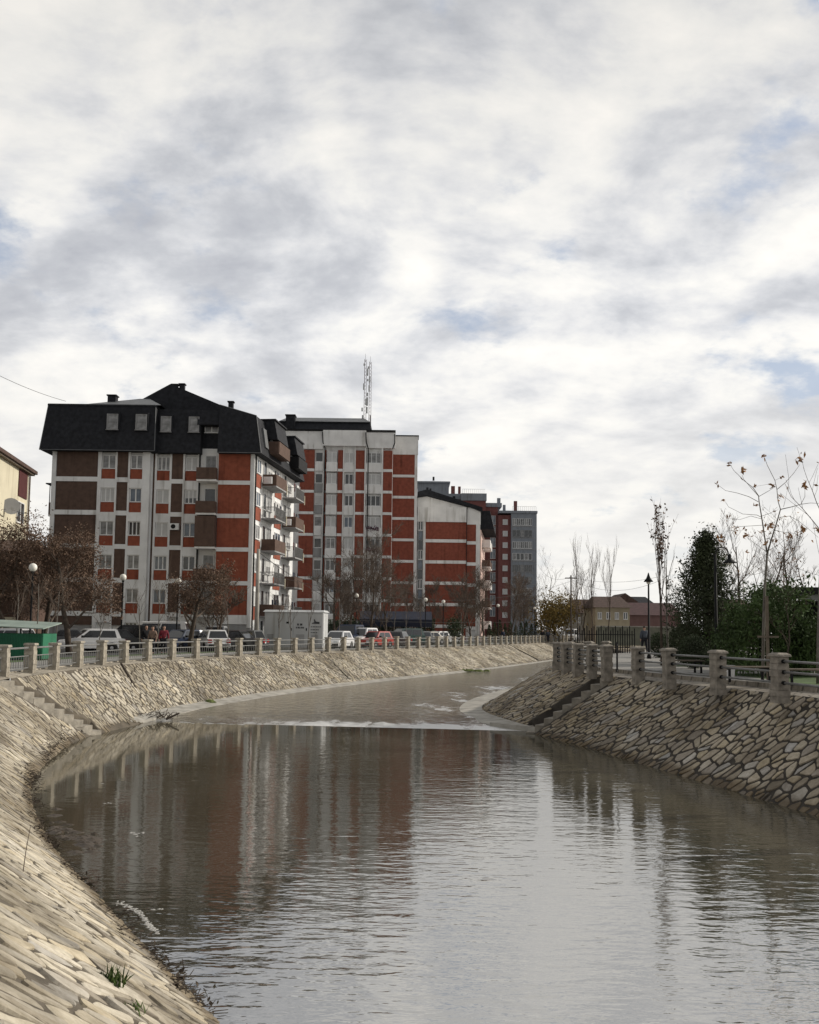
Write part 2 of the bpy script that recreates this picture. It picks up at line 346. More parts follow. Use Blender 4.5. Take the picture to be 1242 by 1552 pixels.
isplit = 9
def stones(rows, mt, a, b, theta, gap, seed, u0=0., sub=.07, hmin=.012, hmax=.035):
    """real flat stones: an anisotropic Voronoi paving cut to metric joints and laid on the slope"""
    rg = random.Random(seed); us = [0.]; rows = [r for i, r in enumerate(rows) if not i or math.dist(r, rows[i-1]) > 1e-4]
    for i in range(1, len(rows)):
        m0 = (Vector(rows[i-1][:3])+Vector(rows[i-1][3:]))/2; m1 = (Vector(rows[i][:3])+Vector(rows[i][3:]))/2; us.append(us[-1]+(m1-m0).length)
    U = us[-1]; V = 4.1
    import bisect
    def pt(u, v, h):
        i = max(0, min(len(us)-2, bisect.bisect_right(us, u)-1)); t = (u-us[i])/(us[i+1]-us[i])
        r0, r1 = rows[i], rows[i+1]
        A = Vector(r0[:3]).lerp(Vector(r1[:3]), t); B = Vector(r0[3:]).lerp(Vector(r1[3:]), t); L = (B-A).length
        tu = Vector(r1[:3])-Vector(r0[:3])+Vector(r1[3:])-Vector(r0[3:]); n = tu.cross(B-A).normalized()
        if n.z < 0: n = -n
        return A.lerp(B, v/L)+n*h, L
    c_, s_ = math.cos(theta), math.sin(theta)
    # sites on a jittered brick lattice in the turned, stretched frame
    R_ = (U+V)/min(a, b); S = []; cell = {}
    na, nb = int((abs(U*c_)+V)/a)+4, int((abs(U*s_)+abs(V*c_)+2)/b)+4
    cs = [(-1, -1), (U+1, -1), (-1, V+1), (U+1, V+1)]
    xs = [(x*c_+y*s_)/a for x, y in cs]; ys = [(-x*s_+y*c_)/b for x, y in cs]
    for j in range(int(min(ys))-1, int(max(ys))+2):
        for i in range(int(min(xs))-1, int(max(xs))+2):
            for e in range(2 if rg.random() < .16 else 1):
                if rg.random() < .10: continue
                x = (i+.5*(j % 2)+rg.uniform(-.46, .46))*a; y = (j+rg.uniform(-.42, .42))*b
                u, v = x*c_-y*s_, x*s_+y*c_
                if -1 < u < U+1 and -1 < v < V+.6: S.append((u, v))
    W = max(a, b)*1.35
    for k, (u, v) in enumerate(S): cell.setdefault((int(u//W), int(v//W)), []).append(k)
    g11 = c_*c_/a/a+s_*s_/b/b; g22 = s_*s_/a/a+c_*c_/b/b; g12 = c_*s_*(1/a/a-1/b/b)
    vs, fs, cols = [], [], []
    for k, (pu, pv) in enumerate(S):
        if not (0 < pu < U and -.1 < pv < V+.3): continue
        poly = [(pu-W, pv-W), (pu+W, pv-W), (pu+W, pv+W), (pu-W, pv+W)]
        cu, cv_ = int(pu//W), int(pv//W)
        cuts = []
        for ii in (cu-1, cu, cu+1):
            for jj in (cv_-1, cv_, cv_+1):
                for q in cell.get((ii, jj), ()):
                    if q == k: continue
                    du, dv = S[q][0]-pu, S[q][1]-pv; nx, ny = g11*du+g12*dv, g12*du+g22*dv; nl = math.hypot(nx, ny)
                    d = .5*(du*nx+dv*ny)/nl; cuts.append((nx/nl, ny/nl, d-gap*rg.uniform(.3, .8)))
        cuts.append((0, -1, pv-.015)); cuts.append((-1, 0, pu)); cuts.append((1, 0, U-pu))
        for nx, ny, d in cuts:
            out = []; m_ = len(poly)
            for i in range(m_):
                p, q = poly[i], poly[(i+1) % m_]; dp = (p[0]-pu)*nx+(p[1]-pv)*ny-d; dq = (q[0]-pu)*nx+(q[1]-pv)*ny-d
                if dp <= 0: out.append(p)
                if dp*dq < 0: t = dp/(dp-dq); out.append((p[0]+(q[0]-p[0])*t, p[1]+(q[1]-p[1])*t))
            poly = out
            if len(poly) < 3: break
        if len(poly) < 3: continue
        cx_ = sum(p[0] for p in poly)/len(poly); cy_ = sum(p[1] for p in poly)/len(poly)
        ar = .5*abs(sum(poly[i][0]*poly[(i+1) % len(poly)][1]-poly[(i+1) % len(poly)][0]*poly[i][1] for i in range(len(poly))))
        if ar < .012: continue
        P3, L = pt(cx_, cy_, 0)
        if cy_ > L*1.12: continue
        skip = False
        for (tx, ty), (ox, oy), tw in TRENCH:
            ex, ey = ox-tx, oy-ty; l2 = ex*ex+ey*ey; q = ((P3.x-tx)*ex+(P3.y-ty)*ey)/l2
            if -.02 < q < 1.05 and abs((P3.x-tx)*ey-(P3.y-ty)*ex)/math.sqrt(l2) < tw/2+.12: skip = True
        if skip: continue
        # break the outline: short segments pushed in and out, corners knocked off
        ring = []
        for i in range(len(poly)):
            p, q = poly[i], poly[(i+1) % len(poly)]; L2 = math.dist(p, q); n = max(1, int(L2/sub))
            for e in range(n):
                t = (e+.5)/n if n > 1 else .5; x, y = p[0]+(q[0]-p[0])*t, p[1]+(q[1]-p[1])*t
                w_ = .018*noise.noise(Vector((x*6, y*6, seed)))+rg.gauss(0, .003); r = math.hypot(cx_-x, cy_-y)+1e-6
                ring.append((x+(cx_-x)/r*w_, y+(cy_-y)/r*w_))
        n = len(ring)
        if n < 4: continue
        h = rg.uniform(hmin, hmax); tu, tv = rg.gauss(0, .03), rg.gauss(0, .03); o = len(vs)
        for (x, y) in ring: vs.append(pt(x, y, -.03)[0])
        for (x, y) in ring:
            r = math.hypot(cx_-x, cy_-y)+1e-6; f = min(.3, .009/r); X, Y = x+(cx_-x)*f, y+(cy_-y)*f
            vs.append(pt(X, Y, h+(X-cx_)*tu+(Y-cy_)*tv-.006)[0])
        for (x, y) in ring:
            r = math.hypot(cx_-x, cy_-y)+1e-6; f = min(.5, .026/r); X, Y = x+(cx_-x)*f, y+(cy_-y)*f
            vs.append(pt(X, Y, h+(X-cx_)*tu+(Y-cy_)*tv+.010*noise.noise(Vector((X*4, Y*4, 9))))[0])
        col = (rg.random(), rg.random(), rg.random(), 1)
        for g in (0, n):
            for i in range(n): fs.append((o+g+i, o+g+(i+1) % n, o+g+n+(i+1) % n, o+g+n+i)); cols.append(col)
        fs.append(tuple(range(o+2*n, o+3*n))); cols.append(col)
    me = D.meshes.new('bank_stones'); me.from_pydata(vs, [], fs); me.materials.append(mt)
    ca = me.attributes.new('rnd', 'FLOAT_COLOR', 'FACE'); ca.data.foreach_set('color', [x for c in cols for x in c])
    me.update(); bmx = __import__('bmesh').new(); bmx.from_mesh(me); __import__('bmesh').ops.recalc_face_normals(bmx, faces=bmx.faces); bmx.to_mesh(me); bmx.free()
    o = D.objects.new('bank_stones', me); COL.objects.link(o); return struct(o)
near = spline(LB[:isplit+2], .07)[:]
cut = next(i for i, r in enumerate(near) if r[4] > 35)
o, ul = bank_mesh('riverbank', near[:cut+1], 52, M_jntL); flip_to_up(o); stones(near[:cut+1:3]+[near[cut]], M_stL, .44, .175, math.radians(74), .027, 3, sub=.05, hmin=.006, hmax=.024)
farL = spline(LB, .8); kf = next(i for i, r in enumerate(farL) if r[4] > 20 and r[4] > near[cut][4])
o, _ = bank_mesh('riverbank', [near[cut]]+farL[kf:], 8, M_jntL, ul); flip_to_up(o)
kq = next((i for i, r in enumerate(farL) if r[4] > 170), len(farL)); stones([near[cut]]+farL[kf:kq], M_stL, .58, .25, math.radians(74), .034, 4, sub=.16)
RBs = spline(RB, .075)
i0 = next(i for i, r in enumerate(RBs) if r[1] > 8); i1 = next(i for i, r in enumerate(RBs) if r[1] > 55)
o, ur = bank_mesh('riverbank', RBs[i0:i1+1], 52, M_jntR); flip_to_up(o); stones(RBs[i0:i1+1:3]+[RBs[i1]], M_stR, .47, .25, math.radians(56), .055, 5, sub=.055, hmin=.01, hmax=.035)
RBc = [r for r in spline(RB, 1.) if r[1] > RBs[i1][1]]
o, _ = bank_mesh('riverbank', [RBs[i1]]+RBc, 6, M_jntR, ur); flip_to_up(o)

def offset_curve(C, d):
    out = []
    for i, p in enumerate(C):
        a = C[max(i-1, 0)]; b = C[min(i+1, len(C)-1)]
        t = Vector((b[0]-a[0], b[1]-a[1])).normalized(); out.append((p[0]-t.y*d, p[1]+t.x*d))
    return out
Lc = [r[:2] for r in spline(LB, .6)]; Rc = [r[:2] for r in spline(RB, .6)]
Lf = offset_curve(Lc, .5); Rf = offset_curve(Rc, -.45)      # fence lines
LGZ, RGZ = 0.0, .25                                           # ground levels behind the fences

def strip(name, A, za, B, zb, m, vscale=1.):
    vs, fs, uvs = [], [], []; u = 0
    for i in range(len(A)):
        if i: u += math.dist(A[i], A[i-1])
        vs += [(A[i][0], A[i][1], za), (B[i][0], B[i][1], zb)]; uvs += [(u, 0), (u, math.dist(A[i], B[i]))]
    for i in range(len(A)-1): fs.append((2*i, 2*i+1, 2*i+3, 2*i+2))
    me = D.meshes.new(name); me.from_pydata(vs, [], fs); me.materials.append(m); ulay = me.uv_layers.new(name='UVMap')
    for l in me.loops: ulay.data[l.index].uv = uvs[l.vertex_index]
    me.update(); o = D.objects.new(name, me); COL.objects.link(o); flip_to_up(o); return struct(o)
Lo = offset_curve(Lc, .85); Ro = offset_curve(Rc, -.8)
strip('kerb', Lc, -.1, Lo, -.04, M_cap); strip('kerb', Lo, -.04, offset_curve(Lc, .87), 0, M_cap)
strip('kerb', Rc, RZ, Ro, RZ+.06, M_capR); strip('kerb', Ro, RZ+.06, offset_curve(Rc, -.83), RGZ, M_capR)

from mathutils.geometry import tessellate_polygon
def sheet(name, pts, z, m):
    P = [Vector((p[0], p[1], z)) for p in pts]
    tri = tessellate_polygon([P])
    me = D.meshes.new(name); me.from_pydata(P, [], [tuple(t) for t in tri]); me.materials.append(m); me.update()
    o = D.objects.new(name, me); COL.objects.link(o); flip_to_up(o); return struct(o)
Lg = offset_curve(Lc, .87); Rg = offset_curve(Rc, -.83)
sheet('ground', Lg+[(1400, 900), (1400, 3500), (-3000, 3500), (-3000, -400), (14, -400)], LGZ, M_asph)
sheet('ground', Rg+[(1400, 820), (1400, -400), (30, -400)], RGZ, M_pave)
Lp = offset_curve(Lc, 4.2)
strip('pavement', Lg, LGZ+.004, Lp, LGZ+.004, M_pave)
strip('verge', Lp, LGZ+.008, offset_curve(Lc, 5.4), LGZ+.008, M_grass)
sheet('lawn', [at(1022, 1010, z=RGZ).to_2d()[:], (at(1090, 1012, z=RGZ))[:2], (30, 45), (34, 62), (14.8, 47)], RGZ+.006, M_grass)
sheet('lawn', [(11.5, 26), (40, 26), (40, 40), (11.2, 33)], RGZ+.004, M_grass)

# ---------------------------------------------------------------- water
def water_mat(name, rapid):
    m, t, b = new_mat(name)
    geo = t.n('NewGeometry'); sp = t.n('SeparateXYZ'); t.l(geo.outputs['Position'], sp.inputs[0])
    def wav(sx, sy, det, dist=0., rot=0.):
        mp = t.n('Mapping'); mp.inputs['Scale'].default_value = (sx, sy, 1); mp.inputs['Rotation'].default_value = (0, 0, rot)
        t.l(geo.outputs['Position'], mp.inputs[0])
        nz = t.n('TexNoise', Scale=1., Detail=det, Distortion=dist); t.l(mp.outputs[0], nz.inputs['Vector']); return nz.outputs[0]
    w1 = wav(1.5, 4.2, 2., .3, .12); w2 = wav(4.5, 10.5, 2., .2, -.15); w3 = wav(.3, .8, 2.)
    big = wav(.10, .16, 3.)
    h = t.math('ADD', t.math('MULTIPLY', w1, .6), t.math('ADD', t.math('MULTIPLY', w2, .22), t.math('MULTIPLY', w3, .5)))
    # calm by the left shore and under the weir, rippled in mid-stream
    calm = t.math('MULTIPLY', t.maprange(t.math('ADD', sp.outputs[0], t.math('MULTIPLY', big, 5.)), -6.5, 3., .07, 1.),
                  t.maprange(sp.outputs[1], 37, 22, .30, 1.))
    patch = t.maprange(big, .35, .65, .6, 1.15)
    h = t.math('MULTIPLY', h, t.math('MULTIPLY', calm, patch))
    bp = t.n('Bump', Strength=1., Distance=.021 if not rapid else .05)
    b.inputs['Roughness'].default_value = .05; b.inputs['IOR'].default_value = 3.3; b.inputs['Specular IOR Level'].default_value = .8
    mud = t.mix(t.maprange(big, .35, .65), (.062, .056, .037), (.085, .077, .054))
    if rapid:
        f1 = wav(.45, .22, 6., .6, .35); f2 = wav(2.2, 1.2, 5., .4, .35)
        h2 = t.math('ADD', h, t.math('MULTIPLY', f2, .9)); t.l(h2, bp.inputs['Height'])
        # white water: along the weir crest and in the fast tongue on the right
        uvn = t.n('UVMap'); su = t.n('SeparateXYZ'); t.l(uvn.outputs[0], su.inputs[0])
        crest = t.math('MULTIPLY', t.maprange(su.outputs[1], 4.5, .2, 0, .30), t.maprange(su.outputs[0], .0, .5, .55, 1.))
        tongue = t.math('MULTIPLY', t.maprange(su.outputs[0], .45, .82, 0, .20), t.maprange(su.outputs[1], 90, 20, .55, 1.))
        q = t.math('ADD', t.math('ADD', t.math('MULTIPLY', f1, .65), t.math('MULTIPLY', f2, .35)), t.math('MAXIMUM', crest, tongue))
        foam = t.maprange(q, .60, .98)
        t.l(t.mix(foam, t.mix(.75, mud, (.20, .185, .155)), (.50, .49, .46)), b.inputs['Base Color'])
        t.l(t.maprange(foam, 0, 1, .12, .7), b.inputs['Roughness'])
    else:
        t.l(h, bp.inputs['Height']); t.l(mud, b.inputs['Base Color'])
    t.l(bp.outputs[0], b.inputs['Normal'])
    return m
WZ = -2.2
sheet('river_water', [(-15, 36.9), (-15, -40), (20, -40), (20, 35), (4.9, 36.4), (3.2, 37.5), (-3.1, 37.75), (-9.2, 37.9)], WZ, water_mat('river_water', False))
# the shallow chute above the weir: from the left toe to the right toe, rising a little upstream
Ltoe = [r[3:5] for r in spline(LB, 1.5)]; Rtoe = [r[3:5] for r in spline(RB, 1.5)]
def nearest(C, p): return min(C, key=lambda q: (q[0]-p[0])**2+(q[1]-p[1])**2)
def chute():
    rows = []; acc = 0; prev = None
    Lq = [p for p in spline([(-11.3, 37.9)]+[r[3:5] for r in LB[10:]], 1.2)]
    Rq = [p for p in spline([(5.2, 35.8)]+[r[3:5] for r in RB[8:]], .7)]
    nL = len(Lq)
    vs, fs, uvs = [], [], []; nu = 24; ri = 0
    for i, a in enumerate(Lq):
        cand = range(ri, min(len(Rq), ri+8)) if i else range(0, 1)
        tgt = min(cand, key=lambda k: abs((i/nL)-k/len(Rq))) if i else 0
        ri = tgt; bq = Rq[ri]
        if prev: acc += math.dist(a, prev)
        prev = a
        zz = WZ+.03+.09*min(1, acc/4.)+.0012*acc
        if i == 0: zz = WZ-.02
        for k in range(nu+1):
            u = k/nu; x = a[0]-.6+(bq[0]+.6-a[0]+.6)*u; y = a[1]+(bq[1]-a[1])*u
            vs.append((x, y, zz)); uvs.append((u, acc))
    n = nu+1
    for i in range(nL-1):
        for k in range(nu): fs.append((i*n+k, i*n+k+1, (i+1)*n+k+1, (i+1)*n+k))
    me = D.meshes.new('rapids_water'); me.from_pydata(vs, [], fs); me.materials.append(water_mat('rapids_water', True)); ulay = me.uv_layers.new(name='UVMap')
    for l in me.loops: ulay.data[l.index].uv = uvs[l.vertex_index]
    for p in me.polygons: p.use_smooth = True
    me.update(); o = D.objects.new('rapids_water', me); COL.objects.link(o); flip_to_up(o); struct(o)
chute()
# concrete aprons at the foot of both banks
La = [r[3:5] for r in spline(LB[8:20], .5)]
La = [p for p in La if p[1] > 35.2]
def taper(d0):
    out = []
    for i, p in enumerate(La):
        a = La[max(i-1, 0)]; b = La[min(i+1, len(La)-1)]; t = Vector((b[0]-a[0], b[1]-a[1])).normalized(); d = d0*min(1, i/12)+.02; out.append((p[0]+t.y*d, p[1]-t.x*d))
    return out
strip('concrete_apron', offset_curve(La, .06), -1.90, taper(.95), -2.07, M_conc); strip('concrete_apron', taper(.95), -2.07, taper(1.0), -2.5, M_conc)
Re = spline([(3.3, 37.4), (2.1, 42), (2.0, 45.6), (2.9, 51.5), (4.4, 58), (8.4, 76), (13, 95), (22, 116)], .8)
n_ = len(Re); RtA = spline([(4.9, 35.9), (3.9, 40), (3.5, 43), (4.0, 47.5), (6.2, 55), (13, 73), (20, 88), (30, 106)], .8)
RtA = [RtA[min(len(RtA)-1, int(i*len(RtA)/n_))] for i in range(n_)]
strip('concrete_apron', [(4.95, 35.85), (3.3, 37.4)], -2.0, [(4.9, 35.75), (3.25, 37.3)], -2.4, M_conc)
strip('concrete_apron', [p[:2] for p in RtA], -2.0, [p[:2] for p in Re], -2.1, M_conc); strip('concrete_apron', [p[:2] for p in Re], -2.1, [(p[0]-.06, p[1]) for p in Re], -2.4, M_conc)

# ---------------------------------------------------------------- stairs let into the banks
def stairs(label, top, toe, n, w, m, lift=0., group='stone stairs down the river banks'):
    top = Vector(top); toe = Vector(toe); d = toe-top; h = Vector((d.x, d.y, 0)).normalized(); s = Vector((-h.y, h.x, 0))
    run = Vector((d.x, d.y, 0)).length/n; rise = -d.z/n
    t = thing('stone_stairs', label, 'stairs', top, 0, group)
    for i in range(n):
        mb = MB(Matrix((h, s, Vector((0, 0, 1)))).transposed().to_4x4())
        z = -rise*(i+1)+lift
        mb.box(i*run-.03 if i else -.02, (i+1)*run, -w/2, w/2, z-.5, z)
        if not i: mb.box(-.6, -.021, -w/2-.1, w/2+.1, -.7, -.02)
        mb.build('step', m, t)
    return t
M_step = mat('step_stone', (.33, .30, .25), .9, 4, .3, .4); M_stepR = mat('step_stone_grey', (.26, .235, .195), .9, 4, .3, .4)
stairs('pale stone stairs on the left bank beside the calm pool', (-13.05, 30.2, -.1), (-11.25, 33.6, -2.05), 9, .7, M_step)
stairs('grey stone stairs on the right bank below the gap in the fence', (7.3, 34.6, .0), (4.75, 36.0, -2.15), 8, 1.0, M_stepR)
stairs('distant narrow stairs on the left bank past the grey cabinet', (-2.6, 74.2, -.1), (-.6, 71.2, -1.9), 9, .8, M_step, .2)
def groove(label, top, toe):
    mb = MB(); top = Vector(top); toe = Vector(toe); d = (toe-top); s = Vector((-d.y, d.x, 0)).normalized(); L = d.length
    t = thing('drain_pipe', label, 'pipe', top, 0, 'drain pipes on the left bank')
    mb.path([Vector((0, 0, .05)), d*.5+Vector((0, 0, .06)), d+Vector((0, 0, .05))], .05, .05, 8); mb.build('pipe', M_debris, t)
    MB().tube(d*.985+Vector((0, 0, .05)), d*1.01+Vector((0, 0, .05)), .11, .11, 8).build('collar', M_conc, t)
groove('dark drain pipe down the left bank ending above the green moss', (-13.1, 42.4, -.08), (-11.2, 39.8, -1.75))
groove('dark drain pipe down the left bank just before the distant stairs', (-6.2, 66.2, -.08), (-4.0, 63.2, -1.8))
groove('dark drain pipe on the far left bank by the right bank corner', (12, 111.3, -.08), (15.2, 108.6, -1.8))

# ---------------------------------------------------------------- fences
def walk(C, step, y0, y1):
    pts = []; acc = 0; last = None; nxt = 0
    for i in range(1, len(C)):
        a, b = C[i-1], C[i]
        if a[1] < y0: continue
        if a[1] > y1: break
        L = math.dist(a, b)
        while nxt <= acc+L:
            t = (nxt-acc)/L; pts.append((a[0]+(b[0]-a[0])*t, a[1]+(b[1]-a[1])*t)); nxt += step
        acc += L
    return pts
lf = thing('river_fence', 'long pale stone post fence curving along the left bank', 'fence', (0, 0, 0))
posts = walk(Lf, 2.5, 24, 150)
def post_mesh(w, h, m, capw, caph, rough=.012, seed=1):
    rg = random.Random(seed); mb = MB(); nz = 7
    for k in range(nz):                                  # courses of rough stone
        z0 = -.25+(h+.25)*k/nz; z1 = -.25+(h+.25)*(k+1)/nz-.012; e = rg.uniform(-rough, rough); e2 = rg.uniform(-rough, rough)
        mb.box(-w/2-e, w/2+e2, -w/2-e2, w/2+e, z0, z1)
    mb.box(-w/2+.015, w/2-.015, -w/2+.015, w/2-.015, -.2, h-.005)
    return mb
pm = post_mesh(.34, .95, M_pil, 0, 0).mesh('post', M_pil)
capm = MB().frus(-.21, .21, -.21, .21, .95, -.19, .19, -.19, .19, 1.03).mesh('cap', M_pil)
def bay_mesh(L):
    mb = MB(); mb.tube((0, 0, .84), (L, 0, .84), .035, .035, 6); mb.tube((0, 0, .55), (L, 0, .55), .022, .022, 5); mb.tube((0, 0, .12), (L, 0, .12), .022, .022, 5)
    n = 11
    for i in range(1, n): mb.tube((L*i/n, 0, .12), (L*i/n, 0, .55), .013, .013, 4)
    return mb.mesh('railing', M_steel)
bm_ = bay_mesh(2.5)
for i, p in enumerate(posts):
    q = posts[min(i+1, len(posts)-1)] if i < len(posts)-1 else (p[0]+.4, p[1]+1)
    a = math.atan2(q[1]-p[1], q[0]-p[0])
    o = D.objects.new('post', pm); COL.objects.link(o); o.parent = lf; o.location = (*p, -.03); o.rotation_euler = (rnd.gauss(0, .012), rnd.gauss(0, .012), a+rnd.gauss(0, .03)); o.scale = (rnd.uniform(.95, 1.05), rnd.uniform(.95, 1.05), rnd.uniform(.97, 1.03))
    c = D.objects.new('cap', capm); COL.objects.link(c); c.parent = o
    if i < len(posts)-1:
        r = D.objects.new('railing', bm_); COL.objects.link(r); r.parent = lf; r.location = (*p, 0); r.rotation_euler = (0, 0, a); r.scale = (math.dist(p, q)/2.5, 1, 1)

def right_fence(label, P, w, h, group, rails=(.2, .52, .84), z=RGZ-.12):
    t = thing('river_fence', label, 'fence', (P[0][0], P[0][1], 0), 0, group)
    for i, p in enumerate(P):
        q = P[i+1] if i < len(P)-1 else None; pr = P[i-1] if i else None
        d = Vector((q[0]-p[0], q[1]-p[1])) if q else Vector((p[0]-pr[0], p[1]-pr[1])); a = math.atan2(d.y, d.x)
        loc = (p[0]-P[0][0], p[1]-P[0][1], z)
        o = post_mesh(w, h+.1, M_pilR, 0, 0, .02, i+3).build('post', M_pilR, t); o.location = loc; o.rotation_euler = (rnd.gauss(0, .012), rnd.gauss(0, .012), a+rnd.gauss(0, .03))
        c = w/2+.045
        cp = MB().frus(-c, c, -c, c, h+.1, -c+.01, c-.01, -c+.01, c-.01, h+.155).frus(-c+.01, c-.01, -c+.01, c-.01, h+.155, -c+.09, c-.09, -c+.09, c-.09, h+.2).build('cap', M_pilR, o)
        if q:
            L = d.length
            for rz in rails:
                mb = MB(); mb.tube((w/2-.03, 0, rz+.1), (L-w/2+.03, 0, rz+.1), .032, .032, 8)
                r = mb.build('rail', M_steel, t, True); r.location = loc; r.rotation_euler = (0, 0, a)
                for xx in (w/2-.02, L-w/2-.06):
                    MB().tube((xx, 0, rz+.1), (xx+.08, 0, rz+.1), .055, .055, 8).build('socket', M_dark, r)
    return t
GF = 'fence runs on the right bank'
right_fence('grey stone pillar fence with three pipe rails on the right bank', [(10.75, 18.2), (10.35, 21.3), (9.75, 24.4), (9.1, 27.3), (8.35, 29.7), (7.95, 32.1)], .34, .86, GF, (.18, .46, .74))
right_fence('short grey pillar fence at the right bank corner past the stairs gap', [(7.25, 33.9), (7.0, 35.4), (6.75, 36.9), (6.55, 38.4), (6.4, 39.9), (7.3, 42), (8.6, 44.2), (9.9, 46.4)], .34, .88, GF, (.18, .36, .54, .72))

# ---------------------------------------------------------------- building parts
_wc = {}
def wmesh(w, h, kind, fm):
    k = (round(w, 2), round(h, 2), kind, fm.name)
    if k in _wc: return _wc[k]
    t = .07; f = MB()
    f.box(0, w, -.03, .06, 0, t).box(0, w, -.03, .06, h-t, h).box(0, t, -.03, .06, t, h-t).box(w-t, w, -.03, .06, t, h-t)
    if kind == 'double': f.box(w/2-.05, w/2+.05, -.02, .05, t, h-t)
    if kind == 'triple':
        for q in (1/3, 2/3): f.box(w*q-.045, w*q+.045, -.02, .05, t, h-t)
    if kind == 'door': f.box(t, w-t, -.02, .05, h*.33, h*.33+.06)
    f.box(-.05, w+.05, -.10, .05, -.05, -.002)
    p = MB().box(t, w-t, .015, .035, t, h-t)
    _wc[k] = (f.mesh('window', fm), p); return _wc[k]
_pm = {}
def window(parent, x, y, z, w, h, kind='double', glass=None, Mx=None, shut=0., fm=None, sh_m=None):
    fm = fm or M_pvc; glass = glass or M_glass
    f, p = wmesh(w, h, kind, fm); T = Matrix.Translation((x, y, z)); T = Mx @ T if Mx is not None else T
    o = D.objects.new('window', f); COL.objects.link(o); o.parent = parent; o.matrix_local = T
    k = (round(w, 2), round(h, 2), glass.name)
    if k not in _pm: _pm[k] = p.mesh('pane', glass)
    g = D.objects.new('pane', _pm[k]); COL.objects.link(g); g.parent = o
    if shut:
        MB().box(.05, w-.05, -.015, .012, h*(1-shut), h-.02).build('shutter', sh_m or M_shut, o)
    return o
def panel(parent, name, m, x0, x1, z0, z1, y0=0., y1=.25, Mx=None):
    return MB(Mx).box(x0, x1, y0, y1, z0, z1).build(name, m, parent)
GL = [M_glass, M_glassc, M_glassb, M_glass, M_glassc]

# ---- building A: brown and red apartment block, left
AX, AY = gb(75, 78), 78.
A = thing('apartment_building', 'apartment block with black mansard roof and brown and red panels', 'building', (AX, AY, 0))
PITCHF = 2.86; Z0 = 2.65
body = MB().box(0, 8.35, .25, 18, 0, 17).box(8.35, 14.2, .85, 18, 0, 17.)
body.add([(14.2, .25, 0), (17.28, .25, 0), (18.9, 14.25, 0), (14.2, 18, 0), (14.2, .25, 17), (17.28, .25, 17), (18.9, 14.25, 17), (14.2, 18, 17)],
         [(3, 2, 1, 0), (4, 5, 6, 7), (0, 1, 5, 4), (1, 2, 6, 5), (2, 3, 7, 6), (3, 0, 4, 7)])
body.build('wall', M_white, A)
frame = MB()
for x0, x1 in ((0, .36), (3.92, 4.22), (5.42, 5.56), (6.5, 6.66), (7.72, 8.35)): frame.box(x0, x1, -.04, .25, 0, 16.6)
for x0, x1 in ((8.35, 8.45), (8.62, 8.78), (9.9, 10.06), (11.04, 11.2), (12.3, 12.45)): frame.box(x0, x1, .58, .85, 0, 16.6)
for x0, x1 in ((16.95, 17.28),): frame.box(x0, x1, -.05, .25, 1.6, 16.6)
for k in range(0, 5):
    z = Z0+PITCHF*k
    frame.box(.36, 3.92, -.04, .25, z-.2, z+.2)
    frame.box(4.22, 5.42, -.02, .25, z-.72, z+.05); frame.box(5.56, 6.5, -.02, .25, z-.22, z+.18); frame.box(6.66, 7.72, -.02, .25, z-.72, z+.05)
    frame.box(8.78, 9.9, .6, .85, z-.72, z+.05); frame.box(10.06, 11.04, .6, .85, z-.2, z+.18); frame.box(11.2, 12.3, .6, .85, z-.72, z+.05)
    if k: frame.box(14.2, 16.95, -.04, .25, z-.33, z+.02)
frame.box(14.2, 16.95, -.04, .25, Z0-.75, Z0+.02)
frame.build('wall_frame', M_white, A)
panel(A, 'plinth', M_basew, 14.2, 17.2, 0, 1.85, 0., .24)
panel(A, 'plinth', M_basew, 8.5, 12.4, 0, 1.2, .62, .84)
panel(A, 'plinth', M_basew, .36, 3.92, 0, 1.6, .0, .24)
for k in range(-1, 5):
    z = Z0+PITCHF*k; zt = z+PITCHF
    lo = max(z+.2, 1.7)
    top = zt-.2 if k < 4 else 16.5
    panel(A, 'brown_panel', M_brown, .40, 3.88, lo, top, .03)
    panel(A, 'brown_panel', M_brown, 5.56, 6.5, lo, zt-.22 if k < 4 else 16.5, .03)
    if k >= 0:
        panel(A, 'brown_panel', M_brown, 10.06, 11.04, lo, zt-.2 if k < 4 else 16.5, .65, .85)
        panel(A, 'red_panel', M_red, 14.2, 16.95, z+.02, zt-.33 if k < 4 else 16.5, .02)
    panel(A, 'brown_panel', M_brown, 8.45, 8.62, max(z, 1.3), zt, .65, .85)
    for j, (x0, x1, yy) in enumerate(((4.22, 5.42, 0), (6.66, 7.72, 0), (8.78, 9.9, .62), (11.2, 12.3, .62))):
        if k < 0 and j != 1: continue
        zr = z+.05
        if k >= 0 or j == 1: panel(A, 'red_panel', M_red, x0+.03, x1-.03, max(zr, .3), z+.92, yy+.03, yy+.25)
        st = {(4, 0): 0, (4, 1): 0, (4, 2): 0, (4, 3): .95, (3, 0): .95, (3, 1): 0, (3, 2): .97, (3, 3): .6, (2, 2): .97, (2, 3): .0, (1, 2): 0}.get((k, j), 0)
        g = {(4, 0): M_glassc, (4, 1): M_glassc, (3, 1): M_glassb, (2, 0): M_glassc, (2, 1): M_glass}.get((k, j), rnd.choice(GL))
        window(A, x0+.02, yy+.13, z+.94, x1-x0-.04, 1.2, 'double' if (k+j) % 3 else 'triple', g, None, st)
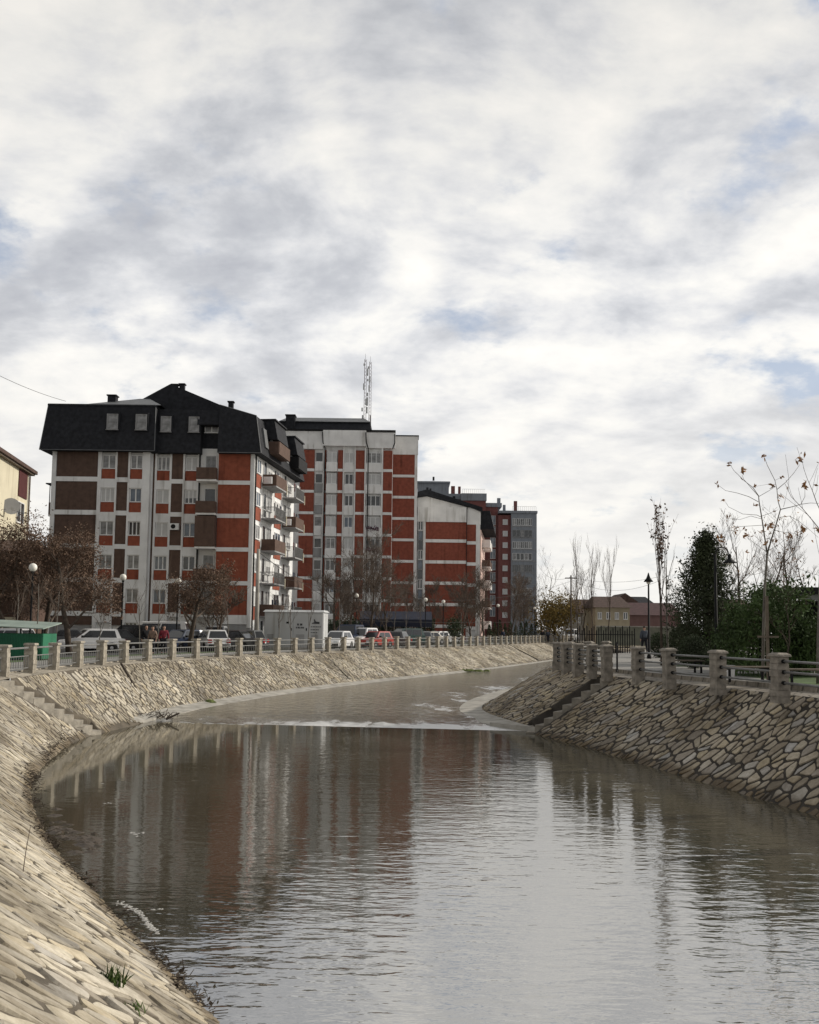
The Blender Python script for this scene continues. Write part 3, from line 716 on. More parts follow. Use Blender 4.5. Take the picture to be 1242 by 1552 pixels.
# loggias between brown wing and red wing
MB().box(12.45, 14.2, .83, .846, 0, 16.6).build('loggia_wall', M_white2, A)
for k in range(0, 5):
    z = Z0+PITCHF*k
    b = MB().box(12.52, 14.18, -.75, .82, z-.16, z).build('balcony', M_white2, A)
    hh = 1.0 if k not in (2,) else 2.6
    MB().box(12.5, 14.14, -.80, -.70, z, z+hh).box(12.5, 12.6, -.70, .8, z, z+hh).box(14.05, 14.15, -.7, .0, z, z+hh).build('parapet', M_brown if k != 0 else M_steel, b)
    window(A, 12.9, .75, z+.1, 1.0, 2.2, 'door', M_glass if k in (3,) else M_glassc)
MB().box(12.46, 12.58, .3, .42, 1, 16.6).build('rain_pipe', M_dark, A)
MB().box(17.32, 17.44, .1, .22, .3, 16.4).build('rain_pipe', M_dark, A)
for (x, yy, k) in ((10.5, .62, 2),):
    z = Z0+PITCHF*k+1.5; ac = MB().box(x-.38, x+.38, yy-.33, yy-.01, z, z+.55).build('air_conditioner', M_pvc, A); MB().lathe([(.2, 0), (.2, .02)], (0, 0, 0), 12).build('fan_grille', M_dark, ac).matrix_local = Matrix.Translation((x-.08, yy-.331, z+.28)) @ Matrix.Rotation(PI/2, 4, 'X')
# mansard roofs
mr = MB().frus(-.85, 8.9, -.75, 18.5, 16.45, -.45, 8.75, -.25, 18, 20.35)
mr.box(-.5, 8.8, -.30, 18, 20.35, 20.5)
mr.frus(8.9, 12.6, -.1, 18.5, 16.45, 8.75, 12.6, .35, 18, 20.3)
mr.frus(12.6, 14.2, .9, 18.5, 16.45, 12.6, 14.2, .9, 18, 19.9); mr.frus(12.3, 14.5, -.15, 1.6, 18.9, 12.3, 14.4, .1, 1.6, 20.2)
mr.add([(14.2, -.7, 16.4), (17.9, -.7, 16.4), (19.9, 14.6, 16.4), (14.2, 18.5, 16.4), (14.2, -.2, 20.6), (17.35, -.2, 19.7), (19.1, 14.3, 19.7), (14.2, 18, 20.6)],
       [(3, 2, 1, 0), (4, 5, 6, 7), (0, 1, 5, 4), (1, 2, 6, 5), (2, 3, 7, 6), (3, 0, 4, 7)])
roofA = mr.build('roof', M_roof, A)
for p, q in (((-.45, -.27, 20.4), (-.85, -.77, 16.45)), ((8.75, -.27, 20.35), (8.9, -.77, 16.45)), ((17.37, -.22, 19.7), (17.92, -.72, 16.4)), ((-.45, -.3, 20.5), (8.75, -.3, 20.5)), ((17.37, -.2, 19.72), (14.2, -.22, 20.62)), ((-.85, -.78, 16.45), (8.9, -.78, 16.45)), ((14.2, -.72, 16.4), (17.9, -.72, 16.4))):
    MB().tube(p, q, .035, .035, 5).build('roof_trim', M_roofg, roofA)
# big dark gable behind, light low slope in front of it
MB().prism([(4.0, 20.6), (8.9, 23.4), (17.2, 20.0), (17.2, 19.3), (4.0, 19.3)], 3.6, 17).build('gable_roof', M_roof, roofA)
pl = MB(); pl.add([(2.6, -.28, 20.51), (9.2, -.28, 20.51), (9.2, 3.5, 20.51), (2.6, 3.5, 20.51), (6.3, 3.2, 21.9), (7.2, 3.2, 21.9)], [(0, 1, 5, 4), (1, 2, 5), (2, 3, 4, 5), (3, 0, 4)]); pl.build('low_roof', M_roofg, roofA)
for x, y, w, z0, z1 in ((4.1, 1.2, .7, 20.6, 21.65), (8.4, 6, .5, 23.0, 23.95), (9.1, 6, .45, 22.9, 24.0), (14.2, 3.4, .42, 20.4, 21.75)):
    c = MB().box(x, x+w, y, y+w, z0, z1).build('chimney', M_roof, roofA); MB().box(x-.08, x+w+.08, y-.08, y+w+.08, z1, z1+.1).build('chimney_cap', M_dark, c)
for x, yy, w in ((4.75, -.66, .95), (7.2, -.66, .95), (9.15, .02, .9), (11.55, .02, .9)):
    z = 18.25
    d = MB().box(x-.12, x+w+.12, yy-.02, yy+.8, z-.1, z+1.5).build('dormer', M_roof, roofA)
    window(A, x, yy-.05, z, w, 1.35, 'plain', M_glassc, None, 0, M_basew)
window(A, 12.75, .82, 19.0-.6, 1.2, 1.2, 'double', M_glassc)
# small covered balcony on the far left side
bl = MB().box(-.95, 0, 2, 4, 11.1, 11.25).build('balcony', M_white2, A)
MB().box(-.95, -.85, 2, 4, 11.25, 12.3).box(-.85, 0, 1.95, 2.05, 11.25, 12.3).build('parapet', M_brown, bl); MB().box(-1.2, 0, 1.8, 4.2, 13.9, 14.0).build('canopy', M_roof, bl)
MB().box(-.93, -.87, 2, 2.06, 12.3, 13.9).build('support', M_dark, bl)
MB().box(-.95, 0, 2, 4, 8.3, 9.4).build('balcony', M_white2, A)
# right side face, seen obliquely
e = Vector((.115, .993, 0)).normalized(); S = Matrix((e, Vector((-e.y, e.x, 0)), Vector((0, 0, 1)))).transposed().to_4x4(); S.translation = (17.28, .25, 0)
for k in range(-1, 5):
    z = Z0+PITCHF*k
    for c, (s0, s1) in enumerate(((.25, 1.9), (6.6, 8.9))):
        if k >= 0: panel(A, 'red_panel', M_red, s0, s1, z-.35, z+.75, -.06, -.002, S)
        if k >= 0: window(A, s0+.2, -.05, z+.85, s1-s0-.4, 1.25, 'double', rnd.choice(GL), S, .95 if rnd.random() < .3 else 0)
    for c, (s0, s1, pr) in enumerate(((2.3, 6.0, 1.3), (9.5, 12.9, 1.35))):
        window(A, s0+.3, -.04, max(z, 0)+.08, 1.0, 2.2, 'door', M_glass, S); window(A, s0+1.7, -.04, max(z, 0)+.9, 1.5, 1.35, 'double', M_glassc, S, .5 if rnd.random() < .4 else 0)
        if k < 0: continue
        b = MB(S).box(s0, s1, -pr, -.003, z-.12, z).build('balcony', M_basew, A)
        solid = (k+c) % 2 == 0
        if solid: MB(S).box(s0, s0+.08, -pr, -.05, z, z+1.0).box(s0+.08, s1, -pr, -pr+.08, z, z+1.0).box(s1-.08, s1, -pr+.08, -.05, z, z+1).build('parapet', M_brown, b)
        else:
            mb = MB(S)
            for q in range(12): mb.box(s0+.02, s0+.045, -pr+q*pr/12, -pr+q*pr/12+.03, z, z+.95)
            for q in range(24): mb.box(s0+q*(s1-s0)/24, s0+q*(s1-s0)/24+.03, -pr, -pr+.03, z, z+.95)
            mb.box(s0, s1, -pr-.01, -pr+.04, z+.95, z+1.0).box(s0, s0+.05, -pr, 0, z+.95, z+1.); mb.build('railing', M_steel, b)
        MB(S).box(s1-.12, s1, -pr-.06, -pr, z-.3, z+.6).build('end_panel', M_cream, b)
        cl = random.Random(k*5+c)
        for q in range(3):
            xx = s0+.5+q*1.0+cl.random()*.3; MB(S).box(xx, xx+cl.uniform(.2, .6), -pr+.35, -pr+.38, z+.55+cl.random()*.2, z+1.45).build('hanging_laundry', cl.choice((M_basew, M_dark, M_aw, M_maroonp, M_white2)), b)
        if k == 3 and c == 1 or k == 4 and c == 0:
            MB(S).box(s0-.32, s0-.02, -.95, -.2, z+.15, z+.75).build('air_conditioner', M_pvc, b)
    # ground level
for c, (s0, s1, pr) in enumerate(((2.2, 6.1, 1.35), (9.4, 13, 1.4))):
    d = MB(S).frus(s0, s1, -pr, .6, 18.2, s0, s1, -pr+.35, .6, 19.9).box(s0-.1, s1+.1, -pr+.2, .6, 19.9, 20.02).build('dormer', M_roof, roofA)
    MB(S).box(s0+.02, s1-.02, -pr-.15, -.3, 16.9, 17.05).box(s0, s0+.08, -pr-.1, -.4, 17.05, 18.).box(s0+.08, s1, -pr-.15, -pr-.07, 17.05, 18.0).build('roof_balcony', M_brown if c == 0 else M_dark, roofA)
    MB(S).frus(s0-1.5, s0-.5, -.72, .3, 17.2, s0-1.5, s0-.5, -.45, .3, 18.9).build('skylight', M_roofg, roofA)
    MB(S).box(s0+.3, s0+1.2, -.75, -.6, 17.1, 18.2).build('balcony_door', M_glassc, roofA)

# ---- building B: taller red and white block, centre
BX, BY = gb(421, 122), 122.
B = thing('apartment_building', 'tall red brick and white block under the antenna mast', 'building', (BX, BY, 0))
def bx(px): return (px-420)/11.475
MB().box(0, bx(594), .3, 16, 0, 27.2).box(bx(594), bx(632), 1.9, 16, 0, 27.2).build('wall', M_white, B)
BP = 2.89; BZ = [22.7-BP*k for k in range(8)]
bw = MB()
bw.box(-.2, bx(487), -.15, .3, 25.5, 27.9).box(bx(487), bx(553), -.55, .3, 25.9, 28.0).box(bx(553), bx(598), -.25, .3, 25.7, 27.8)
bw.box(bx(593.6), bx(633), 1.5, 1.9, 25.2, 27.7); bw.box(bx(628), bx(632.3), 1.55, 1.9, 2, 25.2)
bw.box(bx(577), bx(579.4), -.18, .3, 3, 25.7); bw.box(bx(553-1.8), bx(553), -.18, .3, 3, 25.7)
for px in (487.5, 518, 535.5): bw.box(bx(px), bx(px+1.8), -.05, .3, 3, 25.9)
bw.build('parapet_and_piers', M_white2, B)
WS = {0: 'double'}
for k in range(8):
    z = BZ[k]; zt = z+BP if k else 25.6
    for x0, x1, y in ((452, 474, 0), (489.5, 492, -.03), (510, 517.5, 0), (537.5, 551, 0), (579.6, 593.4, -.1)):
        panel(B, 'red_panel', M_red2, bx(x0), bx(x1), z+.18, zt-.2, y, .3)
    panel(B, 'red_panel', M_red2, bx(593.6), bx(628), z-.25, zt-.62 if k else 25.2, 1.55, 1.9)
    # bays standing proud of the wall
    for j, (x0, x1, pr) in enumerate(((493, 509.5, -.5), (553.2, 577, -.2), (520, 535, -.1))):
        MB().box(bx(x0), bx(x1), pr, .3, z-.25, z+.95).build('bay', M_white2, B)
        sh = rnd.random() < (.35 if j != 1 else .45)
        window(B, bx(x0)+.1, pr+.25, z+1.0, bx(x1)-bx(x0)-.2, 1.4, 'triple' if j == 1 else 'double', rnd.choice((M_glass, M_glass, M_glassc, M_glassb)), None, .95 if sh else 0)
    MB().box(bx(475), bx(487), .05, .3, z-.1, z+1.1).build('bay', M_basew if k % 3 else M_white2, B)
    window(B, bx(475.5), .2, z+1.12, bx(487)-bx(475.5), 1.3, 'plain', rnd.choice((M_glass, M_glassc)), None, .9 if rnd.random() < .35 else 0)
    if k in (3, 4):
        fl = MB(); rg = random.Random(k)
        for q in range(140): fl.leaf((bx(555)+rg.random()*1.7, -.38+rg.gauss(0, .06), z+.85+rg.gauss(0, .16)), .12, rg)
        fl.build('window_flowers', mat('flowers', (.10, .02, .05), .9, 6, .6), B)
panel(B, 'ground_floor', M_brown, 0, bx(593), 0, BZ[7]-.3, -.05, .3)
for q in range(6): window(B, bx(470)+q*2.2, -.12, .8, 1.8, 1.8, 'double', M_glass, None, 0, M_dark)
bb = MB()
for k in range(8):
    z = BZ[k]
    for x0, x1, y in ((450, 474, -.04), (510, 517.5, -.04), (537.5, 551, -.04), (579.6, 593.4, -.14)): bb.box(bx(x0), bx(x1), y, .28, z-.19, z+.17)
    bb.box(bx(593.6), bx(628), 1.5, 1.88, z-.61, z-.26)
bb.build('floor_bands', M_white2, B)
rb = MB().frus(-1, bx(562), 1.2, 12, 27.9, -.4, bx(556), 2.4, 11, 29.6).box(-.4, bx(557), 2.3, 11, 29.6, 29.75)
rbo = rb.build('roof', M_roof, B)
MB().add([], []); MB().frus(-.5, bx(558), 2.2, 11, 29.76, .3, bx(546), 5, 8, 30.9).build('upper_roof', M_roofg, rbo)
c = MB().box(bx(426), bx(440), 1.6, 3, 27.9, 30.4).build('chimney', M_roof, rbo); MB().box(bx(425), bx(441), 1.5, 3.1, 30.4, 30.55).build('chimney_cap', M_dark, c)
MB().box(-.2, bx(598), -.5, 1, 28.0, 28.1).box(bx(593), bx(634), 1.4, 4, 27.72, 27.85).build('coping', M_dark, B)
for px in (486, 552.5, 597):
    MB().path([(bx(px), -.62, 27.7), (bx(px)+.1, -.62, 26.3), (bx(px)+.35, -.2, 25.6), (bx(px)+.35, -.2, 4)] if px < 590 else [(bx(px), -.35, 27.6), (bx(px), -.35, 26.4), (bx(px)-.3, -.2, 25.6)], .07, .07, 6).build('rain_pipe', M_dark, B)
# antenna masts on its roof
for px, top, lab in ((553.5, 536, 'lattice antenna mast on the tall block roof, taller left one of two'), (561, 540, 'lattice antenna mast on the tall block roof, right one of two')):
    x = at(px, 590, Y=127).x; z0 = 28.2; z1 = at(px, top, Y=127).z
    t = thing('antenna_mast', lab, 'antenna', (x, 127, z0), 0, 'antenna masts'); h = z1-z0
    mb = MB(); cs = [(.22*math.cos(q*2.094), .22*math.sin(q*2.094)) for q in range(3)]
    for (a, b_) in cs: mb.tube((a, b_, 0), (a*.7, b_*.7, h*.93), .035, .03, 4)
    n = 22
    for q in range(n):
        for w in range(3):
            a = cs[w]; b_ = cs[(w+1) % 3]; za, zb = h*.93*q/n, h*.93*(q+1)/n
            mb.tube((a[0], a[1], za), (b_[0], b_[1], zb), .015, .015, 3)
    mb.build('lattice', mat('mast_paint', (.22, .17, .17), .6), t); MB().tube((0, 0, h*.9), (0, 0, h), .03, .02, 4).build('tip', M_steel, t)
    rg = random.Random(int(px))
    for q in range(9):
        zz = h*(.12+.09*q)+rg.uniform(-.2, .2); a = rg.random()*6.28; r = .38
        MB().box(r*math.cos(a)-.1, r*math.cos(a)+.1, r*math.sin(a)-.08, r*math.sin(a)+.08, zz, zz+rg.choice((.3, .5, .9))).build('antenna_panel', M_kiosk, t)

# ---- building C: red block with stair-window strip, right of the tower
CX, CY = gb(633.5, 128), 128.
Cb = thing('apartment_building', 'red brick block with a glazed stair strip beside the tall block', 'building', (CX, CY, 0))
def cx(px): return (px-632.5)/10.94
MB().box(0, cx(728), .25, 14, 0, 18.6).build('wall', M_white, Cb)
cw = MB().box(-.05, cx(707), -.08, .25, 16.6, 18.7).box(cx(707), cx(728.5), .05, .25, 16.3, 18.55).box(cx(641), cx(644.5), -.03, .25, 1, 16.6).box(cx(721.5), cx(727.5), .02, .25, 1, 16.3)
CZ = [13.95, 11.0, 8.05, 5.1, 2.1]
for k, z in enumerate(CZ): cw.box(cx(644.5), cx(707), -.03, .25, z-.22, z+.22).box(cx(707), cx(721.5), .05, .25, z-.45, z)
cw.build('white_bands', M_white2, Cb)
for k, z in enumerate(CZ):
    zt = (CZ[k-1] if k else 16.8)
    panel(Cb, 'red_panel', M_red2, cx(644.5), cx(706.8), z+.22, zt-.22, .03, .25); panel(Cb, 'red_panel', M_red2, cx(707.6), cx(721.5), z, zt-.45, .1, .25)
panel(Cb, 'red_panel', M_red2, cx(644.5), cx(706.8), .2, 1.88, .03, .25)
for q in range(11):
    z = 1.8+q*1.36
    window(Cb, cx(633), .05, z, cx(640.6)-cx(633), 1.3, 'double' if q % 3 == 1 else 'plain', M_glass if q % 3 else M_glassb, None, 0, M_basew if q % 3 != 1 else M_pvc)
rc = MB().add([], [])
g = MB().prism([(-.1, 18.7), (cx(728), 18.5), (cx(708), 18.75), (cx(646), 20.2), (-.1, 20.0)], .2, 13).build('gable_wall', M_white2, Cb)
rf = MB().prism([(-.1, 20.05), (cx(646), 20.25), (cx(708), 18.85), (cx(731), 18.0), (cx(731), 18.7), (cx(708), 19.35), (cx(646), 21.15), (-.1, 20.75)], -.25, 13.5).build('roof', M_roof, Cb)
MB().box(cx(645), cx(648.5), 1, 1.6, 20.6, 21.6).box(cx(650), cx(653), 1, 1.6, 20.4, 21.45).build('chimney', M_roof, rf)
MB().box(cx(686), cx(690), 1, 1.5, 19.4, 20.4).build('chimney', M_roof, rf)
MB().box(cx(706.8), cx(707.6), -.14, -.03, 2, 18.8).build('rain_pipe', M_dark, Cb)
SC = Matrix.Rotation(math.radians(83), 4, 'Z'); SC.translation = (cx(728), .25, 0)
MB(SC).box(0, 13, -.12, -.002, 0, 15.6).build('side_wall', mat('pink_render', (.62, .45, .40), .85, 1, .1), Cb)
for k in range(5):
    for c, s0 in enumerate((3, 8)):
        b = MB(SC).box(s0, s0+3, -1.3, -.12, 1.8+k*2.9, 1.95+k*2.9).build('balcony', M_white2, Cb); MB(SC).box(s0, s0+3, -1.3, -1.22, 1.95+k*2.9, 2.9+k*2.9).box(s0, s0+.08, -1.22, -.15, 1.95+k*2.9, 2.9+k*2.9).build('parapet', M_brown if k % 2 else M_white2, b)
MB(SC).frus(1, 13, -1.9, .5, 15.8, 1, 13, -1.3, .5, 18.4).build('mansard_side', M_roof, rf)

# ---- building D: far grey and maroon high-rise
DX, DY = gb(633, 226), 226.
Dd = thing('apartment_building', 'distant grey and maroon high-rise with stepped flat roofs', 'building', (DX, DY, 0))
def dx(px): return (px-633)/6.195
MB().box(0, dx(700), 4, 20, 0, 34.2).box(dx(700), dx(738), 1.5, 18, 0, 33.6).box(dx(738), dx(757), 2.5, 18, 0, 32.2).build('maroon_wall', M_maroon, Dd)
MB().box(dx(757), dx(776), .6, 16, 0, 30).build('maroon_wall', M_maroon, Dd)
MB().box(dx(776), dx(815), 0, 16, 0, 30.4).build('grey_wall', M_grey, Dd)
MB().box(0, dx(739), 3.6, 18, 34.2, 35.6).box(dx(700), dx(739), 1.2, 3.6, 33.6, 35.4).box(dx(738), dx(763), 2.2, 18, 32.2, 33.2).box(dx(757), dx(816), -.3, 16, 30.4, 31.0).build('roof_band', M_grey, Dd)
MB().box(0, dx(682), 6, 16, 35.6, 38.6).box(-.5, dx(684), 5.5, 16, 38.6, 39.0).build('penthouse', M_grey, Dd)
for px0, px1, z0, z1, m in ((757, 762, 32, 34.7, M_grey), (766, 770, 31, 33, M_grey), (783, 788, 31, 34.0, M_maroon), (696, 700, 35.4, 37.5, M_maroon), (656, 659, 39, 39.9, M_dark), (685, 691, 35.6, 37.6, M_maroon)):
    MB().box(dx(px0), dx(px1), 4, 4.8, z0, z1).build('chimney', m, Dd)
mb = MB()
for q in range(13): mb.tube((dx(778+3*q), .1, 31), (dx(778+3*q), .1, 32.1), .03, .03, 4)
mb.tube((dx(778), .1, 32.1), (dx(814), .1, 32.1), .03, .03, 4)
for q in range(12): mb.tube((dx(702+3*q), 1.6, 35.4), (dx(702+3*q), 1.6, 36.5), .03, .03, 4)
mb.tube((dx(702), 1.6, 36.5), (dx(737), 1.6, 36.5), .03, .03, 4); mb.build('roof_railing', M_steel, Dd)
for r in range(9):
    z = 27.4-2.86*r
    for q in range(5):
        window(Dd, dx(778)+q*.98, -.06, z, .88, 1.7, 'plain' if r % 2 else 'double', M_glass if (r+q) % 3 else M_glassc, None, 0, M_pvc if r in (0, 2, 3, 6) else M_basew)
    window(Dd, dx(763.5), .5, z+.2, 1.2, 1.3, 'plain', M_glassc, None, .9)
    if r: window(Dd, dx(745.5), 2.4, z+.5, 1.3, 2.3, 'double', M_glassb)
    else: window(Dd, dx(745.5), 2.4, z+.3, 1.3, 2.3, 'double', M_glassb)
    MB().box(dx(776.5), dx(815), -.04, .0-.002, z-.35, z-.2).build('floor_band', M_basew, Dd)

# ---- cream house, far left
HX, HY = gb(0, 60), 60.
H = thing('house', 'cream house with maroon shutter at the left edge', 'house', (HX, HY, 0))
he = Vector((-.148, .989, 0)).normalized(); HM = Matrix((he, Vector((-he.y, he.x, 0)), Vector((0, 0, 1)))).transposed().to_4x4()
def hs(px):                    # distance along the side wall under a pixel column
    k = (px-621)/1400; return (k*60-HX)/(he.x-k*he.y)
he0, he1 = -7., hs(37); zt = 12.5
MB(HM).box(he0, he1, 0, 9, 0, zt).build('wall', M_cream, H)
rh = MB(HM).prism([(0, 0)]*0 or [(he0-.5, zt+.12), (he1+.6, zt+.12), (he1+.6, zt+.36), (he0-.5, zt+.36)], -.45, 9.6); rh.frus(he0-.5, he1+.6, -.45, 9.6, zt+.362, he0+3, he1-3, 4, 5, zt+3.2); rh = rh.build('roof', M_tile, H)
MB(HM).box(he0-.4, he1+.45, -.3, 9.3, zt+.0, zt+.118).build('eaves_board', M_woodp, rh)
def hz_(px, py): return at(px, py, Y=60+hs(px)*he.y).z
panel(H, 'shutter', M_maroonp, hs(21), hs(34), hz_(33, 757), hz_(33, 706), -.06, -.002, HM)
window(H, hs(20), -.03, hz_(33, 796), hs(31)-hs(20), 1.5, 'double', M_glass, HM, 0)
sd = MB().lathe([(.02, 0), (.36, .06), (.56, .18), (.57, .19)], (0, 0, 0), 16).build('satellite_dish', M_basew, H)
sd.location = HM @ Vector((hs(3), -.35, hz_(3, 768))); sd.rotation_euler = (math.radians(80), 0, .5)
MB(HM).path([(he1-.1, -.1, zt-.1), (he1-.1, -.1, 3)], .06, .06, 6).build('rain_pipe', M_woodp, H)
Gs = thing('garage', 'low brown shed in front of the cream house', 'shed', (gx(-40, 55), 55, 0))
w_ = gx(31, 55)-gx(-40, 55); zg = at(10, 815, Y=55).z
MB().box(0, w_, 0, 4, 0, zg-.8).build('wall', M_brown, Gs); MB().frus(-.3, w_+.3, -.5, 4.3, zg-.8, .1, w_-.1, 1.5, 2.6, zg).build('roof', M_tile, Gs); panel(Gs, 'door', M_cream, w_-1.1, w_-.3, 0, 2.1, -.05, 0)

# ---- far houses on the right
def house(label, pxl, pxr, Y, z_eave, z_ridge, wm, rm, wins, ridge='x', depth=9, z0=0, pxm=None):
    x0, x1 = gx(pxl, Y), gx(pxr, Y); t = thing('house', label, 'house', (x0, Y, z0), 0, 'far houses on the right bank'); w = x1-x0
    MB().box(0, w, 0, depth, -.5, z_eave).build('wall', wm, t)
    if ridge == 'x': r = MB().frus(-.4, w+.4, -.5, depth+.5, z_eave, .4 if wins >= 0 else -.4, w-.4, depth*.45, depth*.55, z_ridge)
    else: r = MB().prism([(-.5, z_eave-.1), (w+.5, z_eave-.1), (w/2, z_ridge)], -.4, depth)
    r.build('roof', rm, t)
    for i in range(wins): window(t, w*(i+.5)/wins-.3, -.05, z_eave-1.7, .6, 1.0, 'double', M_glass if i % 2 else M_glassc)
    return t
M_wheat = mat('wheat_plaster', (.36, .31, .22), .9, 1, .15); M_dull = mat('dull_plaster', (.30, .28, .24), .9, 1, .15); M_rose = mat('rose_plaster', (.16, .095, .09), .9, 1, .15); M_mroof = mat('maroon_sheet', (.085, .045, .045), .8, 2, .2)
def zz(py, Y): return at(940, py, Y=Y).z
house('cream far house with brown hipped roof among bare trees', 903, 955, 135, zz(921, 135), zz(903, 135), M_wheat, M_tile, 4)
house('dull plaster gabled far house rising behind the cream one', 932, 964, 165, zz(912, 165), zz(899, 165), M_dull, M_tile, 2, 'y')
house('long maroon roofed shed right of the cream house', 955, 1032, 150, zz(932, 150), zz(912, 150), M_rose, M_mroof, 0)
house('far house with steep dark roof behind the maroon shed', 958, 990, 185, zz(915, 185), zz(903, 185), M_dull, M_roof, 2)
house('dark roofed far house left of the cream one', 868, 905, 160, zz(930, 160), zz(908, 160), M_dull, M_tile, 2)
house('small brown far house behind the bare poplars', 1100, 1150, 120, zz(930, 120), zz(905, 120), M_brown, M_tile, 2)
wl = thing('garden_wall', 'low grey green wall behind the walking person', 'wall', (gx(905, 95), 95, RGZ))
lw = gx(1060, 95)-gx(905, 95); MB().box(0, lw, 0, .3, 0, 1.9).build('wall_panel', mat('mossy_render', (.17, .17, .13), .9, 1, .3), wl); MB().box(-.05, lw+.05, -.06, .36, 1.9, 2.0).build('coping', M_conc, wl)

# ---------------------------------------------------------------- transformer cabinet
kp = at(400, 976, Y=70); KX = gx(401, 70)
K = thing('transformer_cabinet', 'pale grey metal electrical cabinet behind the left fence', 'cabinet', (KX, 70, 0), math.radians(-4))
KW, KD, KH = 4.45, 2.3, 2.85
MB().box(0, KW, 0, KD, .2, KH).build('housing', M_kiosk, K); MB().box(-.02, KW+.02, -.02, KD+.02, 0, .2).build('plinth', M_conc, K)
MB().frus(-.12, KW+.12, -.12, KD+.12, KH, .0, KW, .2, KD-.2, KH+.16).build('roof', M_kioskr, K)
for q, (a, b) in enumerate(((.06, 1.02), (1.06, 2.2), (2.24, 3.36), (3.4, 4.4))):
    d = MB().box(a, b, -.035, -.001, .32, KH-.1).build('door', M_kiosk, K)
    if q in (1, 2): MB().box(b-.18, b-.10, -.07, -.035, 1.45, 1.65).build('handle', M_dark, d)
    lv = MB()
    for s in range(7): lv.box(a+.18, b-.3, -.05, -.036, .5+s*.1, .56+s*.1)
    if q in (0, 2, 3): lv.build('louvre', M_basew, d)
    MB().box(a+.62, a+.80, -.05, -.036, 1.98, 2.12).build('warning_plate', M_dark, d) if q in (1, 3) else None
# lettering-like marks: a round mark with wedge, a word row and short lines (illegible in the photo)
M_prn = mat('print', (.06, .06, .065), .6)
def line(x, z, n, pitch, hh):
    mk = MB()
    for i in range(n): mk.box(x+i*pitch, x+i*pitch+pitch*(.62+.2*(i % 2)), -.05, -.036, z, z+hh)
    mk.build('text_line', M_prn, K)
line(2.42, 1.62, 5, .13, .12); line(2.5, 1.84, 2, .22, .15)
for r, n in enumerate((6, 5, 4)): line(3.55, 1.72-r*.22, n, .13, .07)
MB().prism([(3.62, 1.98), (4.2, 1.98), (4.12, 2.12), (3.92, 2.16), (3.84, 2.32), (3.76, 2.32), (3.8, 2.1), (3.62, 2.04)], -.05, -.036).build('emblem', M_prn, K)
for q in (0, 1): MB().box(KW+.001, KW+.035, .1+q*1.08, 1.1+q*1.08, .32, KH-.1).build('door', M_kioskr, K)

# ---------------------------------------------------------------- green shelter at left
SX = gx(-40, 44); SW = gx(66, 44)-SX
G = thing('market_shelter', 'green sheet metal shelter with pale lean-to roof at far left', 'shelter', (SX, 44, 0))
wallm = MB(); n = 44
for i in range(n): wallm.box(SW*i/n, SW*(i+.5)/n, -.03, .0, .05, 1.25).box(SW*(i+.5)/n, SW*(i+1)/n, -.005, .02, .05, 1.25)
wallm.build('front_wall', M_green, G); sw = MB().box(SW-.04, SW, .03, 1.7, .05, 1.25).build('side_wall', M_green, G)
MB().add([], []); rr = MB(); rr.add([(-.2, -.4, 1.60), (SW+.15, -.4, 1.46), (SW+.15, 1.9, 1.74), (-.2, 1.9, 1.88), (-.2, -.4, 1.65), (SW+.15, -.4, 1.51), (SW+.15, 1.9, 1.79), (-.2, 1.9, 1.93)], [(3, 2, 1, 0), (4, 5, 6, 7), (0, 1, 5, 4), (1, 2, 6, 5), (2, 3, 7, 6), (3, 0, 4, 7)])
rr.build('roof', M_greenr, G)
for x in (.05, SW*.33, SW*.66, SW-.1): MB().box(x, x+.07, .03, .1, 0, 1.48).build('support', M_dark, G)
MB().box(0, SW-.05, 1.66, 1.7, .05, 1.25).build('back_wall', M_hedge, G)

# ---------------------------------------------------------------- lamps
def globe_lamp(px, Y, zg, label):
    x = gx(px, Y); t = thing('street_lamp', label, 'lamp', (x, Y, 0), 0, 'globe street lamps along the left bank')
    MB().lathe([(.13, 0), (.13, .1), (.09, .2), (.08, .9), (.055, 1.0), (.045, zg-.3), (.09, zg-.26), (.09, zg-.2)], (0, 0, 0), 10).build('pole', M_dark, t, True)
    r = .21; MB().lathe([(.05, -r), (.13, -.17), (.19, -.1), (r, 0), (.19, .1), (.13, .17), (.04, r)], (0, 0, zg), 14).build('globe', M_globe, t, True)
for px, Y, py, lab in ((46, 47, 860, 'globe street lamp in front of the dry tree at far left'), (184, 59, 875, 'globe street lamp in front of the brown panel facade'), (268, 64, 881, 'globe street lamp near the three people'),
                    (540, 88, 903, 'globe street lamp before the tall red and white block'), (645, 99, 909, 'globe street lamp by the glazed stair strip'), (672, 104, 912, 'globe street lamp before the red block without shade tree'),
                    (755, 122, 918, 'globe street lamp in front of the maroon high-rise'), (811, 138, 922, 'globe street lamp beside the yellow tree')):
    globe_lamp(px, Y, at(px, py, Y=Y).z, lab)
